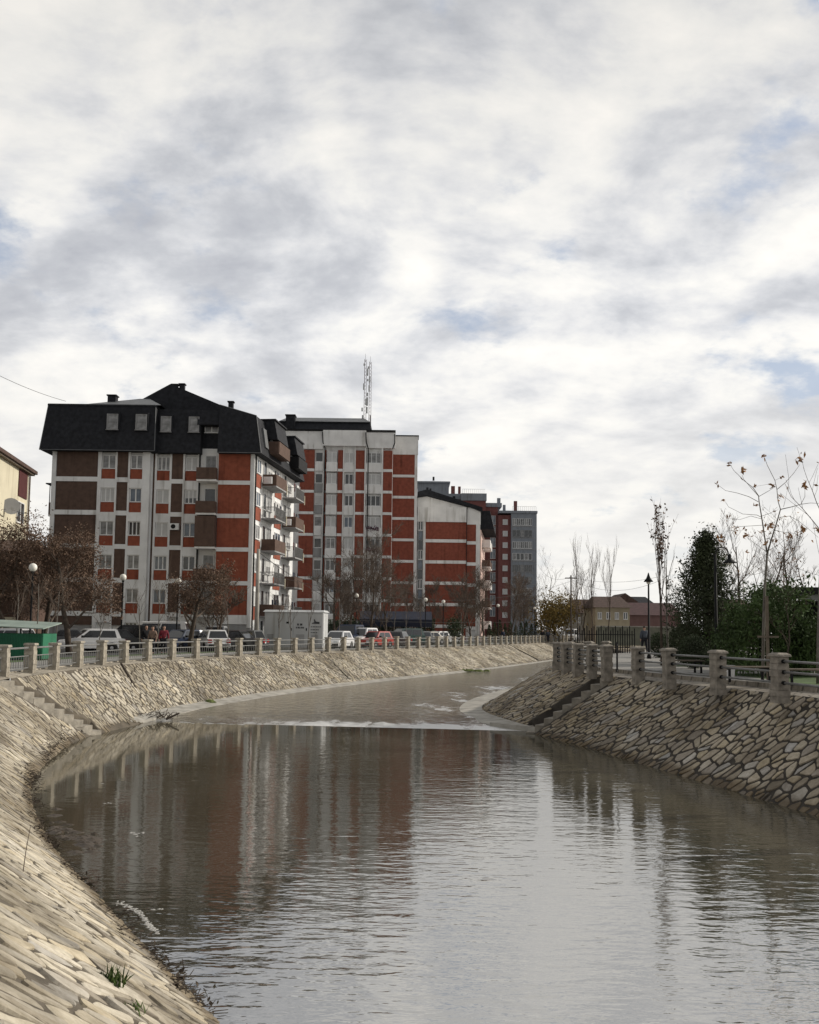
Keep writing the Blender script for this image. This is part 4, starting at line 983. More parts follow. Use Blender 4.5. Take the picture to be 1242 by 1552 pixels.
def arm_lamp():
    Y = 34; x = gx(1086, Y); t = thing('street_lamp', 'black street lamp with curled arm and hanging shade on right bank', 'lamp', (x, Y, RGZ)); zt = at(1085, 840, Y=Y).z-RGZ
    MB().lathe([(.12, 0), (.12, .15), (.08, .25), (.08, 1), (.06, 1.05), (.05, zt)], (0, 0, 0), 10).build('pole', M_dark, t, True)
    r = .24; pts = [(.0, 0, zt-.35)]+[(.26+r*math.cos(a), 0, zt+.02+r*math.sin(a)) for a in [PI*(1.1-q*.1) for q in range(12)]]
    arm = MB().path(pts, .022, .018, 6).build('arm', M_dark, t, True); end = pts[-1]
    c = (end[0]+.03, 0, zt-.28)
    MB().lathe([(.04, .3), (.07, .24), (.07, .12), (.25, -.02), (.26, -.04)][::-1], c, 12).build('lamp_shade', M_dark, t, True)
    MB().lathe([(.02, -.12), (.09, -.08), (.10, -.03)], c, 10).build('bulb', M_globe, t, True)
arm_lamp()
def lantern(px, Y, py, label, g=None):
    x = gx(px, Y); t = thing('street_lamp', label, 'lamp', (x, Y, RGZ), 0, g); zt = at(px, py, Y=Y).z-RGZ
    MB().lathe([(.12, 0), (.12, .15), (.07, .25), (.045, zt-.55)], (0, 0, 0), 10).build('pole', M_dark, t, True)
    MB().lathe([(.24, zt-.5), (.26, zt-.48), (.12, zt-.3), (.08, zt-.2), (.05, zt-.1), (.02, zt)], (0, 0, 0), 12).build('lamp_shade', M_dark, t, True)
    MB().lathe([(.05, zt-.62), (.11, zt-.58), (.12, zt-.5)], (0, 0, 0), 10).build('bulb', M_globe, t, True)
lantern(984, 50, 868, 'black street lamp with conical shade beside the walking person')
# utility pole, grey, at the corner of block A, and further wooden poles
def pole(px, Y, py, r, label, m, z0=0, arm=True):
    x = gx(px, Y); t = thing('utility_pole', label, 'pole', (x, Y, z0), 0, 'utility poles'); zt = at(px, py, Y=Y).z-z0
    MB().tube((0, 0, 0), (0, 0, zt), r, r*.7, 10).build('shaft', m, t, True)
    if arm: MB().box(-.7, .7, -.05, .05, zt-.4, zt-.28).build('cross_arm', m, t)
    return Vector((x, Y, z0+zt-.2))
P1 = pole(389, 68, 832, .17, 'grey concrete utility pole left of the grey cabinet', M_conc, 0, False)
P2 = pole(866, 110, 872, .12, 'dark utility pole beside the yellow tree', M_bark)
P3 = pole(1190, 60, 845, .04, 'thin bare utility pole rising above the bamboo', M_woodp, RGZ, False)
P4 = pole(1128, 75, 868, .05, 'thin bare utility pole left of the bamboo', M_woodp, RGZ, False)
def wire(a, b, sag, label, r=.012):
    a = Vector(a); b = Vector(b); pts = [a.lerp(b, q/16)-Vector((0, 0, sag*4*(q/16)*(1-q/16)))-a for q in range(17)]
    o = MB().path(pts, r, r, 4).build('overhead_wire', M_wire); o.location = a; tag(o, label, 'wire', 'overhead wires')
wire(at(-60, 538, Y=60), at(100, 608, Y=78), .3, 'overhead wire sloping to the black mansard roof at top left', .018)
wire(P1, at(580, 938, Y=100), .8, 'overhead wire from the grey pole past the cabinet roof', .014)
wire(at(460, 937, Y=78), at(835, 941, Y=120), .3, 'thin pale wire strung low before the red blocks', .016)
wire(P2, at(1000, 874, Y=95), .6, 'overhead wire over the far cream house', .016)
wire(P2+Vector((0, 0, -.3)), at(1003, 879, Y=95), 1.2, 'lower sagging wire over the far cream house', .016)
wire(P2, at(816, 856, Y=226), 1.5, 'overhead wire from yellow tree pole to grey high-rise', .02)
wire(P3, at(1300, 875, Y=50), .4, 'wire leaving the right edge above the bamboo', .012)
wire(P4, P3, .3, 'wire between the two poles above the bamboo', .012)
wire(P1, at(470, 880, Y=88), .4, 'wire from the grey pole to the balconies', .014)
wire(P2+Vector((0, 0, -.5)), P1+Vector((0, 0, -1.5)), 2.2, 'long wire across the red block fronts', .014)

# ---------------------------------------------------------------- cars
_carm = {}
def make_car(kind):
    """unit car, x forward; returns dict of meshes"""
    if kind in _carm: return _carm[kind]
    L, W, Hh, hb, hood, tail = {'hatch': (3.9, 1.68, 1.46, .86, 1.0, .25), 'saloon': (4.4, 1.74, 1.43, .86, 1.15, .75), 'suv': (4.5, 1.84, 1.74, 1.0, 1.1, .15), 'van': (4.9, 1.92, 2.0, 1.1, .75, .05)}[kind]
    wb = L*.29; wr = .31; w = W/2
    def arch(cx):
        return [(cx+.37*math.cos(a), .28+.37*math.sin(a)) for a in [PI*q/6 for q in range(7)]]
    prof = [(L/2-.05, .25), (L/2, .45), (L/2-.03, hb-.22), (L/2-.18, hb-.1), (L/2-hood, hb+.02), (-L/2+tail, hb+.04), (-L/2+.03, hb-.02), (-L/2, .5), (-L/2+.05, .25)]
    prof += [(p[0], p[1]) for p in reversed(arch(-wb))]+[(p[0], p[1]) for p in reversed(arch(wb))]
    b = MB(); b.prism(prof[::-1], -w+.05, w-.05)
    for s in (-1, 1):                                     # bulged flank
        b.prism([(L/2-.25, .35), (L/2-.3, hb-.2), (-L/2+.2, hb-.12), (-L/2+.15, .4)]+[(p[0], p[1]) for p in reversed(arch(-wb))]+[(p[0], p[1]) for p in reversed(arch(wb))], s*(w-.05), s*w)
    f0 = L/2-hood; r0 = -L/2+tail
    slope_f, slope_r = (.75, .2 if kind in ('suv', 'van', 'hatch') else .55)
    X0, X1 = r0+slope_r+.05, f0-slope_f
    b.frus(r0, f0, -w+.07, w-.07, hb, X0, X1, -w+.26, w-.26, Hh-.03); b.frus(X0, X1, -w+.26, w-.26, Hh-.03, X0+.12, X1-.15, -w+.36, w-.36, Hh)
    g = MB()
    def lerp(a, c, t): return a+(c-a)*t
    for s in (-1, 1):
        t0, t1 = .12, .86
        for u0, u1 in ((.10, .50), (.53, .92)):
            q = []
            for (u, t) in ((u0, t0), (u1, t0), (u1, t1), (u0, t1)):
                x = lerp(lerp(r0, f0, u), lerp(X0, X1, u), t); y = s*(lerp(w-.07, w-.26, t)+.008); q.append((x, y, lerp(hb, Hh-.03, t)))
            g.add(q, [(0, 1, 2, 3) if s < 0 else (3, 2, 1, 0)])
    for end, ro, ri in ((1, f0, X1), (-1, r0, X0)):
        q = []
        for (v, t) in ((-.86, .08), (.86, .08), (.84, .9), (-.84, .9)):
            q.append((lerp(ro, ri, t)+end*.012, v*lerp(w-.07, w-.26, t), lerp(hb, Hh-.03, t)))
        g.add(q, [(0, 1, 2, 3) if end > 0 else (3, 2, 1, 0)])
    lamps = {}
    hl = [MB().box(L/2-.2, L/2-.0, s*(w-.32)-.16, s*(w-.32)+.16, hb-.34, hb-.17) for s in (-1, 1)]
    tl = [MB().box(-L/2-.01, -L/2+.15, s*(w-.2)-.14, s*(w-.2)+.14, hb-.28, hb-.04) for s in (-1, 1)]
    bp = MB().box(L/2-.02, L/2+.04, -w+.12, w-.12, .3, .5).box(-L/2-.04, -L/2+.02, -w+.12, w-.12, .3, .5)
    plate = MB().box(L/2+.04, L/2+.05, -.25, .25, .36, .46).box(-L/2-.05, -L/2-.04, -.25, .25, .5, .6)
    tm = MB(); tm.v = []; tm.lathe([(.2, -.09), (wr-.02, -.1), (wr, -.07), (wr, .07), (wr-.02, .1), (.2, .09)], (0, 0, 0), 16)
    rm = MB().lathe([(.02, -.095), (.19, -.085), (.2, -.03), (.2, .03), (.19, .085), (.02, .095)], (0, 0, 0), 12)
    mir = [MB().box(f0-.45, f0-.28, s*(w+.08)-.09, s*(w+.08)+.09, hb+.06, hb+.2) for s in (-1, 1)]
    _carm[kind] = dict(body=b, glass=g.mesh('windows', M_carglass), hl=[h.mesh('headlight', M_lampw) for h in hl], tl=[h.mesh('taillight', M_lampr) for h in tl],
                       bp=bp.mesh('bumper', M_dark), plate=plate.mesh('plate', M_pvc), tyre=tm.mesh('tyre', M_tyre, True), rim=rm.mesh('rim', M_rim), mir=[m_.mesh('mirror', M_dark) for m_ in mir], wb=wb, w=w, wr=wr)
    return _carm[kind]
_paint = {}
def car(px, Y, deg, kind, paint, label, z=0):
    m = make_car(kind); k = (kind, paint)
    if paint not in _paint:
        c = {'white': (.72, .72, .72), 'black': (.015, .015, .018), 'silver': (.38, .39, .40), 'navy': (.02, .03, .06), 'red': (.35, .03, .02), 'grey': (.12, .125, .13), 'dark green': (.02, .05, .045), 'beige': (.45, .42, .36)}[paint]
        _paint[paint] = mat('car_paint_'+paint.replace(' ', '_'), c, .28, 1, .05, spec=.6)
    if k not in _carm: _carm[k] = m['body'].mesh('body', _paint[paint])
    t = thing('parked_car', label, 'car' if kind != 'van' else 'van', (gx(px, Y), Y, z), math.radians(deg), 'cars parked along the left bank')
    def link(n, me, p, loc=(0, 0, 0), rot=(0, 0, 0)):
        o = D.objects.new(n, me); COL.objects.link(o); o.parent = p; o.location = loc; o.rotation_euler = rot; return o
    link('body', _carm[k], t); link('windows', m['glass'], t); link('bumper', m['bp'], t); link('plate', m['plate'], t)
    for h in m['hl']: link('headlight', h, t)
    for h in m['tl']: link('taillight', h, t)
    for h in m['mir']: link('mirror', h, t)
    for sx in (-1, 1):
        for sy in (-1, 1):
            w = link('tyre', m['tyre'], t, (sx*m['wb'], sy*(m['w']-.11), m['wr']), (PI/2, 0, 0)); w.name = 'wheel'; link('rim', m['rim'], w)
for a in ((99, 62, 200, 'saloon', 'grey', 'grey saloon car half hidden behind the dry tree trunk'),
          (139, 57, 205, 'hatch', 'white', 'small white hatchback left of the black cars'),
          (135, 68, 188, 'saloon', 'silver', 'silver saloon roof showing behind the white hatchback'),
          (172, 58.5, 195, 'saloon', 'black', 'low black saloon nearest the fence beside the white hatchback'),
          (196, 63, 186, 'suv', 'black', 'large black sport utility car left of the three people'),
          (238, 67, 180, 'van', 'white', 'white van roof showing behind the three people'),
          (274, 64, 250, 'hatch', 'navy', 'dark blue hatchback right of the person in red'),
          (297, 68, 235, 'saloon', 'silver', 'silver saloon between the navy hatchback and white hatchback'),
          (321, 64.5, 118, 'hatch', 'white', 'white hatchback showing its red tail light near the cabinet'),
          (352, 66, 165, 'saloon', 'black', 'black saloon parked right of the white tail-lit hatchback'),
          (512, 74, 255, 'hatch', 'white', 'white hatchback just right of the grey cabinet'),
          (531, 80, 260, 'van', 'navy', 'dark blue van behind the white hatchback by the cabinet'),
          (549, 80, 250, 'suv', 'white', 'tall white car left of the red hatchback'),
          (569, 79, 240, 'hatch', 'red', 'red hatchback, the only red car in the row'),
          (612, 94, 215, 'suv', 'dark green', 'dark green car left of the grey and beige cars'),
          (631, 96, 215, 'hatch', 'grey', 'dark grey hatchback between the green and the beige car'),
          (649, 99, 220, 'saloon', 'beige', 'pale beige saloon under the glazed stair strip'),
          (662, 104, 235, 'hatch', 'white', 'last white hatchback of the row, furthest upstream in the row'),
          (330, 70, 95, 'suv', 'silver', 'silver tall car behind the white tail-lit hatchback'),
          (262, 70, 170, 'saloon', 'white', 'white saloon partly hidden behind the person in red'),
          (365, 68, 160, 'hatch', 'grey', 'grey hatchback half hidden by the concrete utility pole'),
          (590, 84, 160, 'hatch', 'grey', 'grey hatchback between the red and the green car'),
          (680, 108, 225, 'hatch', 'silver', 'silver hatchback behind the second stair strip lamp'),
          (866, 150, 250, 'van', 'white', 'distant white van beside the yellow tree pole'),
          (4, 50, 170, 'hatch', 'white', 'white car seen inside the green shelter')): car(*a)

# ---------------------------------------------------------------- people
def skin_mesh(name, verts, edges, radii, m, parent, sub=1):
    me = D.meshes.new(name); me.from_pydata(verts, edges, []); o = D.objects.new(name, me); COL.objects.link(o)
    md = o.modifiers.new('s', 'SKIN'); sk = me.skin_vertices[0].data
    for i, r in enumerate(radii): sk[i].radius = (r, r) if not isinstance(r, tuple) else r
    sk[0].use_root = True
    md.use_smooth_shade = True
    ss = o.modifiers.new('u', 'SUBSURF'); ss.levels = sub; ss.render_levels = sub
    bpy.context.view_layer.update()
    dg = bpy.context.evaluated_depsgraph_get(); nm = D.meshes.new_from_object(o.evaluated_get(dg)); nm.name = name
    D.objects.remove(o); D.meshes.remove(me)
    nm.materials.clear(); nm.materials.append(m)
    r = D.objects.new(name, nm); COL.objects.link(r); r.parent = parent; return r
def person(px, Y, z, rz, label, coat, trousers, hair, stride=.18, h=1.0, skirtlen=0, group=None):
    t = thing('person', label, 'person', (gx(px, Y), Y, z), rz, group); t.scale = (h, h, h)
    s = stride
    J = dict(pel=(0, 0, .95), chest=(0, .0, 1.28), neck=(0, 0, 1.47), head=(0, -.02, 1.62), crown=(0, -.01, 1.74))
    V = []; E = []; R = []; idx = {}
    def add(k, p, r, par=None):
        idx[k] = len(V); V.append(p); R.append(r)
        if par: E.append((idx[par], idx[k]))
    add('pel', (0, 0, .95), .10); add('belly', (0, 0, 1.1), .09, 'pel'); add('chest', (0, 0, 1.3), .10, 'belly'); add('neck', (0, 0, 1.47), .055, 'chest'); add('chin', (0, -.015, 1.55), .075, 'neck'); add('face', (0, -.02, 1.64), .105, 'chin'); add('crown', (0, -.01, 1.71), .085, 'face')
    for sd, k in ((1, 'r'), (-1, 'l')):
        st = s*sd
        add('hip'+k, (.1*sd, 0, .9), .10, 'pel'); add('knee'+k, (.11*sd, -.03-st*.6, .5), .065, 'hip'+k); add('ank'+k, (.11*sd, .02-st*1.2, .09), .04, 'knee'+k); add('toe'+k, (.12*sd, -.15-st*1.2, .04), .035, 'ank'+k)
        add('sh'+k, (.19*sd, 0, 1.41), .06, 'chest'); add('el'+k, (.26*sd, .04+st*.3, 1.14), .045, 'sh'+k); add('wr'+k, (.27*sd, -.06+st*.6, .90), .03, 'el'+k); add('palm'+k, (.27*sd, -.08+st*.65, .83), .032, 'wr'+k)
        for f in range(4): add('f%d' % f+k, (.27*sd-.012*sd*0, -.115+.024*f+st*.65, .745-.01*(f in (1, 2))), .009, 'palm'+k)
        add('th'+k, (.245*sd, -.13+st*.65, .80), .010, 'palm'+k)
    skin_mesh('body', V, E, R, M_skin, t)
    def sub(keys, extra, name, m, off=.018):
        vs = [V[idx[k]] for k in keys]; mp = {k: i for i, k in enumerate(keys)}; es = []
        inv = {v: k for k, v in idx.items()}
        for a, b in E:
            if inv[a] in mp and inv[b] in mp: es.append((mp[inv[a]], mp[inv[b]]))
        rs = [R[idx[k]]+off+extra.get(k, 0) for k in keys]
        return skin_mesh(name, vs, es, rs, m, t)
    sub(['pel', 'belly', 'chest', 'shr', 'elr', 'wrr', 'shl', 'ell', 'wrl', 'hipr', 'hipl'] if skirtlen else ['pel', 'belly', 'chest', 'shr', 'elr', 'wrr', 'shl', 'ell', 'wrl'], {'pel': .075, 'belly': .08, 'chest': .085}, 'jacket', coat, .03)
    sub(['pel', 'hipr', 'kneer', 'ankr', 'hipl', 'kneel', 'ankl'], {'pel': .02, 'hipr': .01, 'hipl': .01}, 'trousers', trousers, .02)
    for k in 'rl':
        a = V[idx['ank'+k]]; b = V[idx['toe'+k]]; skin_mesh('shoe', [(a[0], a[1]+.04, .05), (a[0], a[1], .06), (b[0], b[1], .045), (b[0], b[1]-.06, .04)], [(0, 1), (1, 2), (2, 3)], [.045, .05, .045, .03], M_dark, t)
    skin_mesh('hair', [(0, .035, 1.64), (0, .02, 1.71), (0, -.03, 1.76)], [(0, 1), (1, 2)], [.10, .10, .07], hair, t)
    f = MB()
    for sd in (-1, 1): f.box(.035*sd-.014, .035*sd+.014, -.125, -.108, 1.645, 1.66)
    f.box(-.025, .025, -.12, -.105, 1.56, 1.57); f.build('eyes_and_mouth', M_hair, t)
    MB().frus(-.02, .02, -.13, -.1, 1.6, -.01, .01, -.118, -.1, 1.645).build('nose', M_skin, t)
M_c1 = mat('black_coat', (.012, .012, .014), .9); M_c2 = mat('beige_coat', (.25, .17, .13), .9, 6, .3); M_c3 = mat('red_coat', (.16, .018, .03), .9, 6, .3); M_c4 = mat('slate_jacket', (.07, .08, .10), .9); M_j = mat('dark_trousers', (.02, .02, .026), .9)
M_hb = mat('brown_hair', (.07, .045, .03), .8)
PG = 'people on the left promenade'
person(222, 55.5, 0, .5, 'person in black coat standing left of the beige coat', M_c1, M_j, M_hair, .05, .98, 1, PG)
person(232, 55, 0, -.3, 'person in beige coat between black and red coats', M_c2, M_j, M_hb, .04, .95, 1, PG)
person(249, 55.5, 0, .2, 'person in dark red coat by the lamp post', M_c3, M_j, M_hair, .1, .97, 1, PG)
person(763, 118, 0, .4, 'distant person in navy walking alone before the conifer row', mat('navy_coat', (.015, .02, .04), .9), M_j, M_hair, .2, 1, 0, PG)
person(823, 134, 0, .1, 'distant person with light hair left of a walking pair', M_c1, M_j, mat('fair_hair', (.35, .28, .2), .8), .2, 1, 0, PG)
person(831, 134.5, 0, .1, 'distant person in slate jacket right of a walking pair', M_c4, M_j, M_hair, -.2, 1.02, 0, PG)
person(977, 64, RGZ, PI, 'person in slate jacket walking away on the right bank path', M_c4, M_j, M_hair, .2, 1.03)

# ---------------------------------------------------------------- trees
def tree(name, label, group, x, y, z, h, seed, r=.1, fork=.3, spread=.6, levels=4, nch=4, leaves=0, leafm=None, lsize=.06, bark=None, tw=None, cat='tree', wob=.13, up=.25, lean=0., minr=.006, clump=0.):
    rg = random.Random(seed); t = thing(name, label, cat, (x, y, z), 0, group)
    tr, cr, lf_ = MB(), MB(), MB(); tips = []
    def grow(p, d, L, rad, lev):
        seg = 4 if lev < 2 else 3; pts = [p]; dd = d.copy()
        for s in range(seg):
            wb = wob if lev == 0 else .13; dd = (dd+Vector((rg.gauss(0, wb), rg.gauss(0, wb), rg.gauss(0, .05)+(up*.3 if lev else .1)))).normalized(); pts.append(pts[-1]+dd*L/seg)
        (tr if lev == 0 else cr).path(pts, rad, max(minr*.7, rad*(.35 if lev else .3)), 7 if lev == 0 else (5 if lev == 1 else 3))
        if lev >= levels-1:
            for q in pts[1:]: tips.append(q)
            return
        if lev >= 1: tips.extend(pts[2:])
        n = nch+(2 if lev == 0 else 0)
        for c in range(n):
            f = (fork if lev == 0 else .25)+(1-(fork if lev == 0 else .25))*(c+rg.random()*.8)/n; f = min(f, .99)
            i = min(seg-1, int(f*seg)); q = pts[i].lerp(pts[i+1], f*seg-i)
            ax = dd.orthogonal().normalized(); ax.rotate(Matrix.Rotation(rg.random()*6.28+c*2.4, 3, dd))
            nd = (dd*(1-spread)+ax*spread+Vector((0, 0, up*.6))).normalized()
            grow(q, nd, L*rg.uniform(.42, .62)*(1-.35*f if lev == 0 else 1), max(minr, rad*.5*(1-.4*f)), lev+1)
    grow(Vector((0, 0, 0)), Vector((lean, 0, 1)).normalized(), h*.72, r, 0)
    tr.build('trunk', bark or M_bark, t, True)
    c = cr.build('crown', tw or M_twig, t)
    if leaves:
        for i in range(leaves):
            q = rg.choice(tips)
            lf_.leaf(q+Vector((rg.gauss(0, .06+clump), rg.gauss(0, .06+clump), rg.gauss(0, .06+clump))), lsize*rg.uniform(.6, 1.3), rg)
        lf_.build('leaves', leafm, c)
    return t
def tp(px, Y): return gx(px, Y), Y
TG = 'trees along the left bank'
def top_h(px, Y, py, z0=0): return at(px, py, Y=Y).z-z0
# big dry-leaved trees far left
for px, Y, py, sd, n, lab in ((107, 52, 785, 11, 11000, 'broad dry-leaved brown tree before the brown panels'), (18, 52, 775, 5, 9000, 'dry-leaved brown tree at the left edge before the cream house'), (62, 55, 790, 23, 9000, 'thin dry-leaved tree between the two broad brown trees'),
                           (289, 60, 838, 31, 6500, 'brown tree with dark trunk before the loggia column')):
    x, y = tp(px, Y); hh = top_h(px, Y, py)
    tree('broadleaf_tree', lab, TG, x, y, 0, hh*1.0, sd, .19, .25, .66, 5, 5, n, M_dry, .075, clump=.16, minr=.008)
SG = 'bare saplings along the left promenade'
sap = [(28, 46, 875, 'bare sapling behind the green shelter, leftmost'), (56, 45, 855, 'bare sapling right of the left globe lamp'), (86, 48, 868, 'bare sapling at the right end of the green shelter'), (150, 51, 905, 'bare sapling before the low black saloon'),
       (213, 54, 885, 'bare sapling just left of the three people'), (240, 56, 860, 'bare sapling rising among the three people'), (346, 60, 890, 'bare sapling before the red wing'), (424, 66, 905, 'bare sapling in front of the cabinet doors'), (442, 67, 900, 'bare sapling before the middle of the cabinet'), (467, 67, 898, 'bare sapling before the cabinet marks'),
       (516, 76, 890, 'bare sapling right of the cabinet by the white hatchback'), (597, 86, 895, 'bare sapling right of the red hatchback'), (616, 88, 900, 'bare sapling before the dark green car'), (640, 92, 905, 'bare sapling before the pale beige saloon'), (700, 104, 915, 'bare sapling right of the lamp before the red block'), (728, 110, 915, 'bare sapling at the pink side wall'), (782, 122, 918, 'bare sapling before the grey high-rise base')]
for i, (px, Y, py, lab) in enumerate(sap):
    x, y = tp(px, Y); tree('sapling', lab, SG, x, y, 0, top_h(px, Y, py)*1.1, 40+i, .04, .45, .45, 3, 4, 0, bark=M_barkg, minr=.007, up=.5, wob=.04)
BG = 'bare trees in front of the blocks'
for i, (px, Y, py, lab) in enumerate(((560, 84, 825, 'tall bare tree before the white bay of the tall block'), (508, 82, 858, 'bare tree before the left half of the tall block'), (527, 92, 845, 'slender bare tree behind the white van'), (586, 92, 868, 'bare tree right of the tall bare one'), (700, 112, 880, 'bare twiggy tree before the red block corner'), (735, 120, 872, 'bare twiggy tree before the maroon wall'), (660, 110, 888, 'bare tree before the red block bands'), (775, 130, 880, 'bare tree before the grey high-rise windows'), (795, 140, 885, 'bare tree left of the yellow tree'), (330, 66, 880, 'thin bare tree in front of the red wing'), (630, 104, 880, 'bare tree before the glazed stair strip'), (715, 118, 890, 'small bare tree under the pink side wall'))):
    x, y = tp(px, Y); tree('bare_tree', lab, BG, x, y, 0, top_h(px, Y, py)*1.15, 70+i, .13, .12, .55, 5, 6, 0, minr=.013, up=.35)
x, y = tp(842, 142); tree('willow_tree', 'yellow leaved tree right of the grey high-rise', None, x, y, 0, top_h(842, 142, 902)*1.0, 88, .2, .2, .7, 4, 5, 6500, M_willow, .2, clump=1.1)
x, y = tp(690, 106); tree('evergreen_shrub', 'small green tree beside the lamp before the red block', None, x, y, 0, 2.8, 90, .06, .1, .6, 4, 4, 1600, M_hedge, .12, clump=.3)
FG = 'far bare trees on the right bank'
for i, (px, Y, py, lab) in enumerate(((876, 72, 818, 'tall bare poplar, leftmost of the row above the corner'), (899, 70, 822, 'tall bare poplar in the middle of the row above the corner'), (922, 74, 826, 'tall bare poplar at the right of the row above the corner'))):
    x, y = tp(px, Y); tree('poplar_tree', lab, FG, x, y, RGZ, top_h(px, Y, py, RGZ)*1.0, 100+i, .05, .25, .28, 4, 5, 0, up=.9, minr=.006, wob=.04)
for i, (px, Y, py, lab) in enumerate(((835, 155, 850, 'far bare tree behind the yellow tree'), (857, 150, 862, 'far bare tree beside the dark utility pole'), (888, 140, 870, 'far bare tree before the dark roofed house'), (1118, 60, 800, 'bare shrubby tree right of the conifer'), (1140, 58, 815, 'bare shrubby tree left of the tall sapling'), (1195, 55, 815, 'bare tree above the bamboo, right of the tall sapling'), (1100, 66, 825, 'bare tree close behind the conifer'), (1222, 60, 840, 'bare tree above the dark pavilion'), (1040, 80, 860, 'bare tree between the young tree and the conifer'))):
    x, y = tp(px, Y); tree('bare_tree', lab, FG, x, y, RGZ if px > 900 else 0, top_h(px, Y, py)*1.15, 120+i, .10, .12, .55, 5, 4, 60 if px > 1000 else 0, M_orange, .10, minr=.007, up=.5)
x, y = tp(1003, 40); tree('young_tree', 'slim young tree with a few dark leaves near the walking person', None, x, y, RGZ, top_h(1006, 40, 772, RGZ)*1.06, 141, .065, .45, .2, 4, 4, 300, M_dry, .085, up=.9, wob=.02)
x, y = tp(1013, 43); tree('young_tree', 'second slim bare trunk just right of the young leafy tree', None, x, y, RGZ, top_h(1013, 43, 850, RGZ)*1.15, 142, .06, .5, .35, 3, 4, 0, bark=M_barkg, up=.7, wob=.03)

# tall sapling with a few big leaves, right
def leaf_sapling():
    Y = 29.; S0 = lambda cx_, cy_: (1080+cx_/6.47, 660+cy_/6.47)
    base = at(1156, 1012, Y=Y); t = thing('sapling', 'tall pale sapling with a few large withered leaves at right', 'tree', (base.x, Y, RGZ)); off = Vector((base.x, Y, RGZ))
    rg = random.Random(4); memo = {}
    def P(c, dy): p = at(*S0(*c), Y=Y+dy); return p-off
    tr = MB().path([Vector((0, 0, 0)), P((505, 1850), 0), P((515, 1500), 0), P((530, 1300), 0), P((540, 1160), 0)], .05, .032, 7)
    tr.build('trunk', M_barkg, t, True); cr = MB()
    BR = [([(540, 1160), (515, 1000), (485, 800), (460, 650), (455, 590)], .026, .014, .4), ([(455, 590), (400, 510), (310, 440), (210, 340), (180, 290)], .012, .005, .5), ([(455, 595), (380, 510), (310, 430), (295, 390)], .010, .005, -.5), ([(452, 650), (360, 600), (250, 565), (130, 540), (70, 495)], .011, .005, .6),
          ([(540, 1160), (580, 1020), (625, 880), (670, 725)], .028, .018, -.4), ([(670, 725), (645, 640), (635, 530), (615, 440), (540, 290), (515, 220)], .015, .006, -.6), ([(635, 530), (720, 460), (800, 370), (860, 285)], .011, .005, .5), ([(670, 725), (780, 700), (870, 675), (910, 600), (910, 510)], .015, .005, .7), ([(870, 675), (960, 662), (1040, 665), (1120, 640)], .009, .005, .8),
          ([(455, 600), (560, 540), (620, 500)], .009, .005, -.3), ([(485, 790), (580, 760), (640, 700)], .008, .004, .3), ([(480, 800), (440, 780), (300, 770), (160, 700), (130, 650)], .010, .004, -.7), ([(490, 820), (380, 790), (270, 825), (180, 815)], .008, .004, .6), ([(495, 880), (330, 890), (230, 895), (180, 860)], .008, .004, -.4),
          ([(640, 815), (680, 800), (760, 790), (850, 840), (950, 920), (1040, 1000)], .010, .004, .5), ([(620, 930), (700, 950), (810, 960), (900, 930)], .008, .004, -.5), ([(760, 790), (820, 860), (830, 960)], .007, .004, .2), ([(550, 1130), (640, 1080), (755, 990)], .008, .004, .5), ([(535, 1140), (420, 1060), (345, 1000)], .008, .004, -.4), ([(515, 1000), (480, 960), (440, 930)], .006, .004, .2), ([(615, 440), (660, 420), (690, 410)], .005, .003, .2), ([(700, 700), (720, 620), (740, 520)], .006, .003, .3), ([(590, 490), (540, 480), (420, 500)], .005, .003, .2)]
    for pts, a, b, dy in BR:
        n = len(pts); cr.path([P(p, memo.get(p, dy*i/n)) for i, p in enumerate(pts)], a, b, 5)
        for i, p in enumerate(pts): memo.setdefault(p, dy*i/n)
    c = cr.build('crown', M_barkg, t, True); lf_ = MB()
    for (u, v, s) in ((505, 200, 1.2), (880, 235, 1.9), (290, 350, 1.6), (170, 270, .8), (45, 478, .8), (110, 635, .8), (150, 800, 1), (235, 915, 1.2), (325, 930, .8), (80, 1005, 1.2), (590, 490, 1), (660, 600, 1.3), (905, 475, 1.5), (905, 910, 1.5), (755, 990, 1.1), (550, 880, 1.6), (590, 880, 1.3), (525, 1045, 1.1), (480, 940, 1), (820, 970, 1), (620, 1035, .8), (345, 1140, .8), (680, 415, .6), (740, 515, .5), (415, 500, .7), (425, 678, .7), (710, 810, .7), (330, 1000, 1.1), (800, 1230, 1), (1035, 920, 1.2)):
        for q in range(int(3+3*s)): lf_.leaf(P((u+rg.gauss(0, 13*s), v+rg.gauss(0, 13*s)), memo.get((u, v), rg.uniform(-.4, .4))), .085*s**.5, rg)
    lf_.build('leaves', M_orange, c)
    st = thing('tree_stake', 'wooden support stake with crossbar tied beside the tall sapling', 'stake', (base.x+.12, Y-.15, RGZ)); MB().box(-.04, .04, -.04, .04, 0, 2.6).build('upright', M_woodp, st); MB().box(-.33, .33, -.06, -.04, at(1155, 965, Y=Y).z-RGZ-.03, at(1155, 965, Y=Y).z-RGZ+.03).build('crossbar', M_woodp, st)
leaf_sapling()
x, y = tp(1238, 27); tree('sapling', 'bare straight sapling at the right edge before the pavilion', None, x, y, RGZ, top_h(1238, 27, 750, RGZ)*1.3, 150, .045, .5, .4, 3, 4, 14, M_orange, .07, bark=M_barkg, wob=.02)

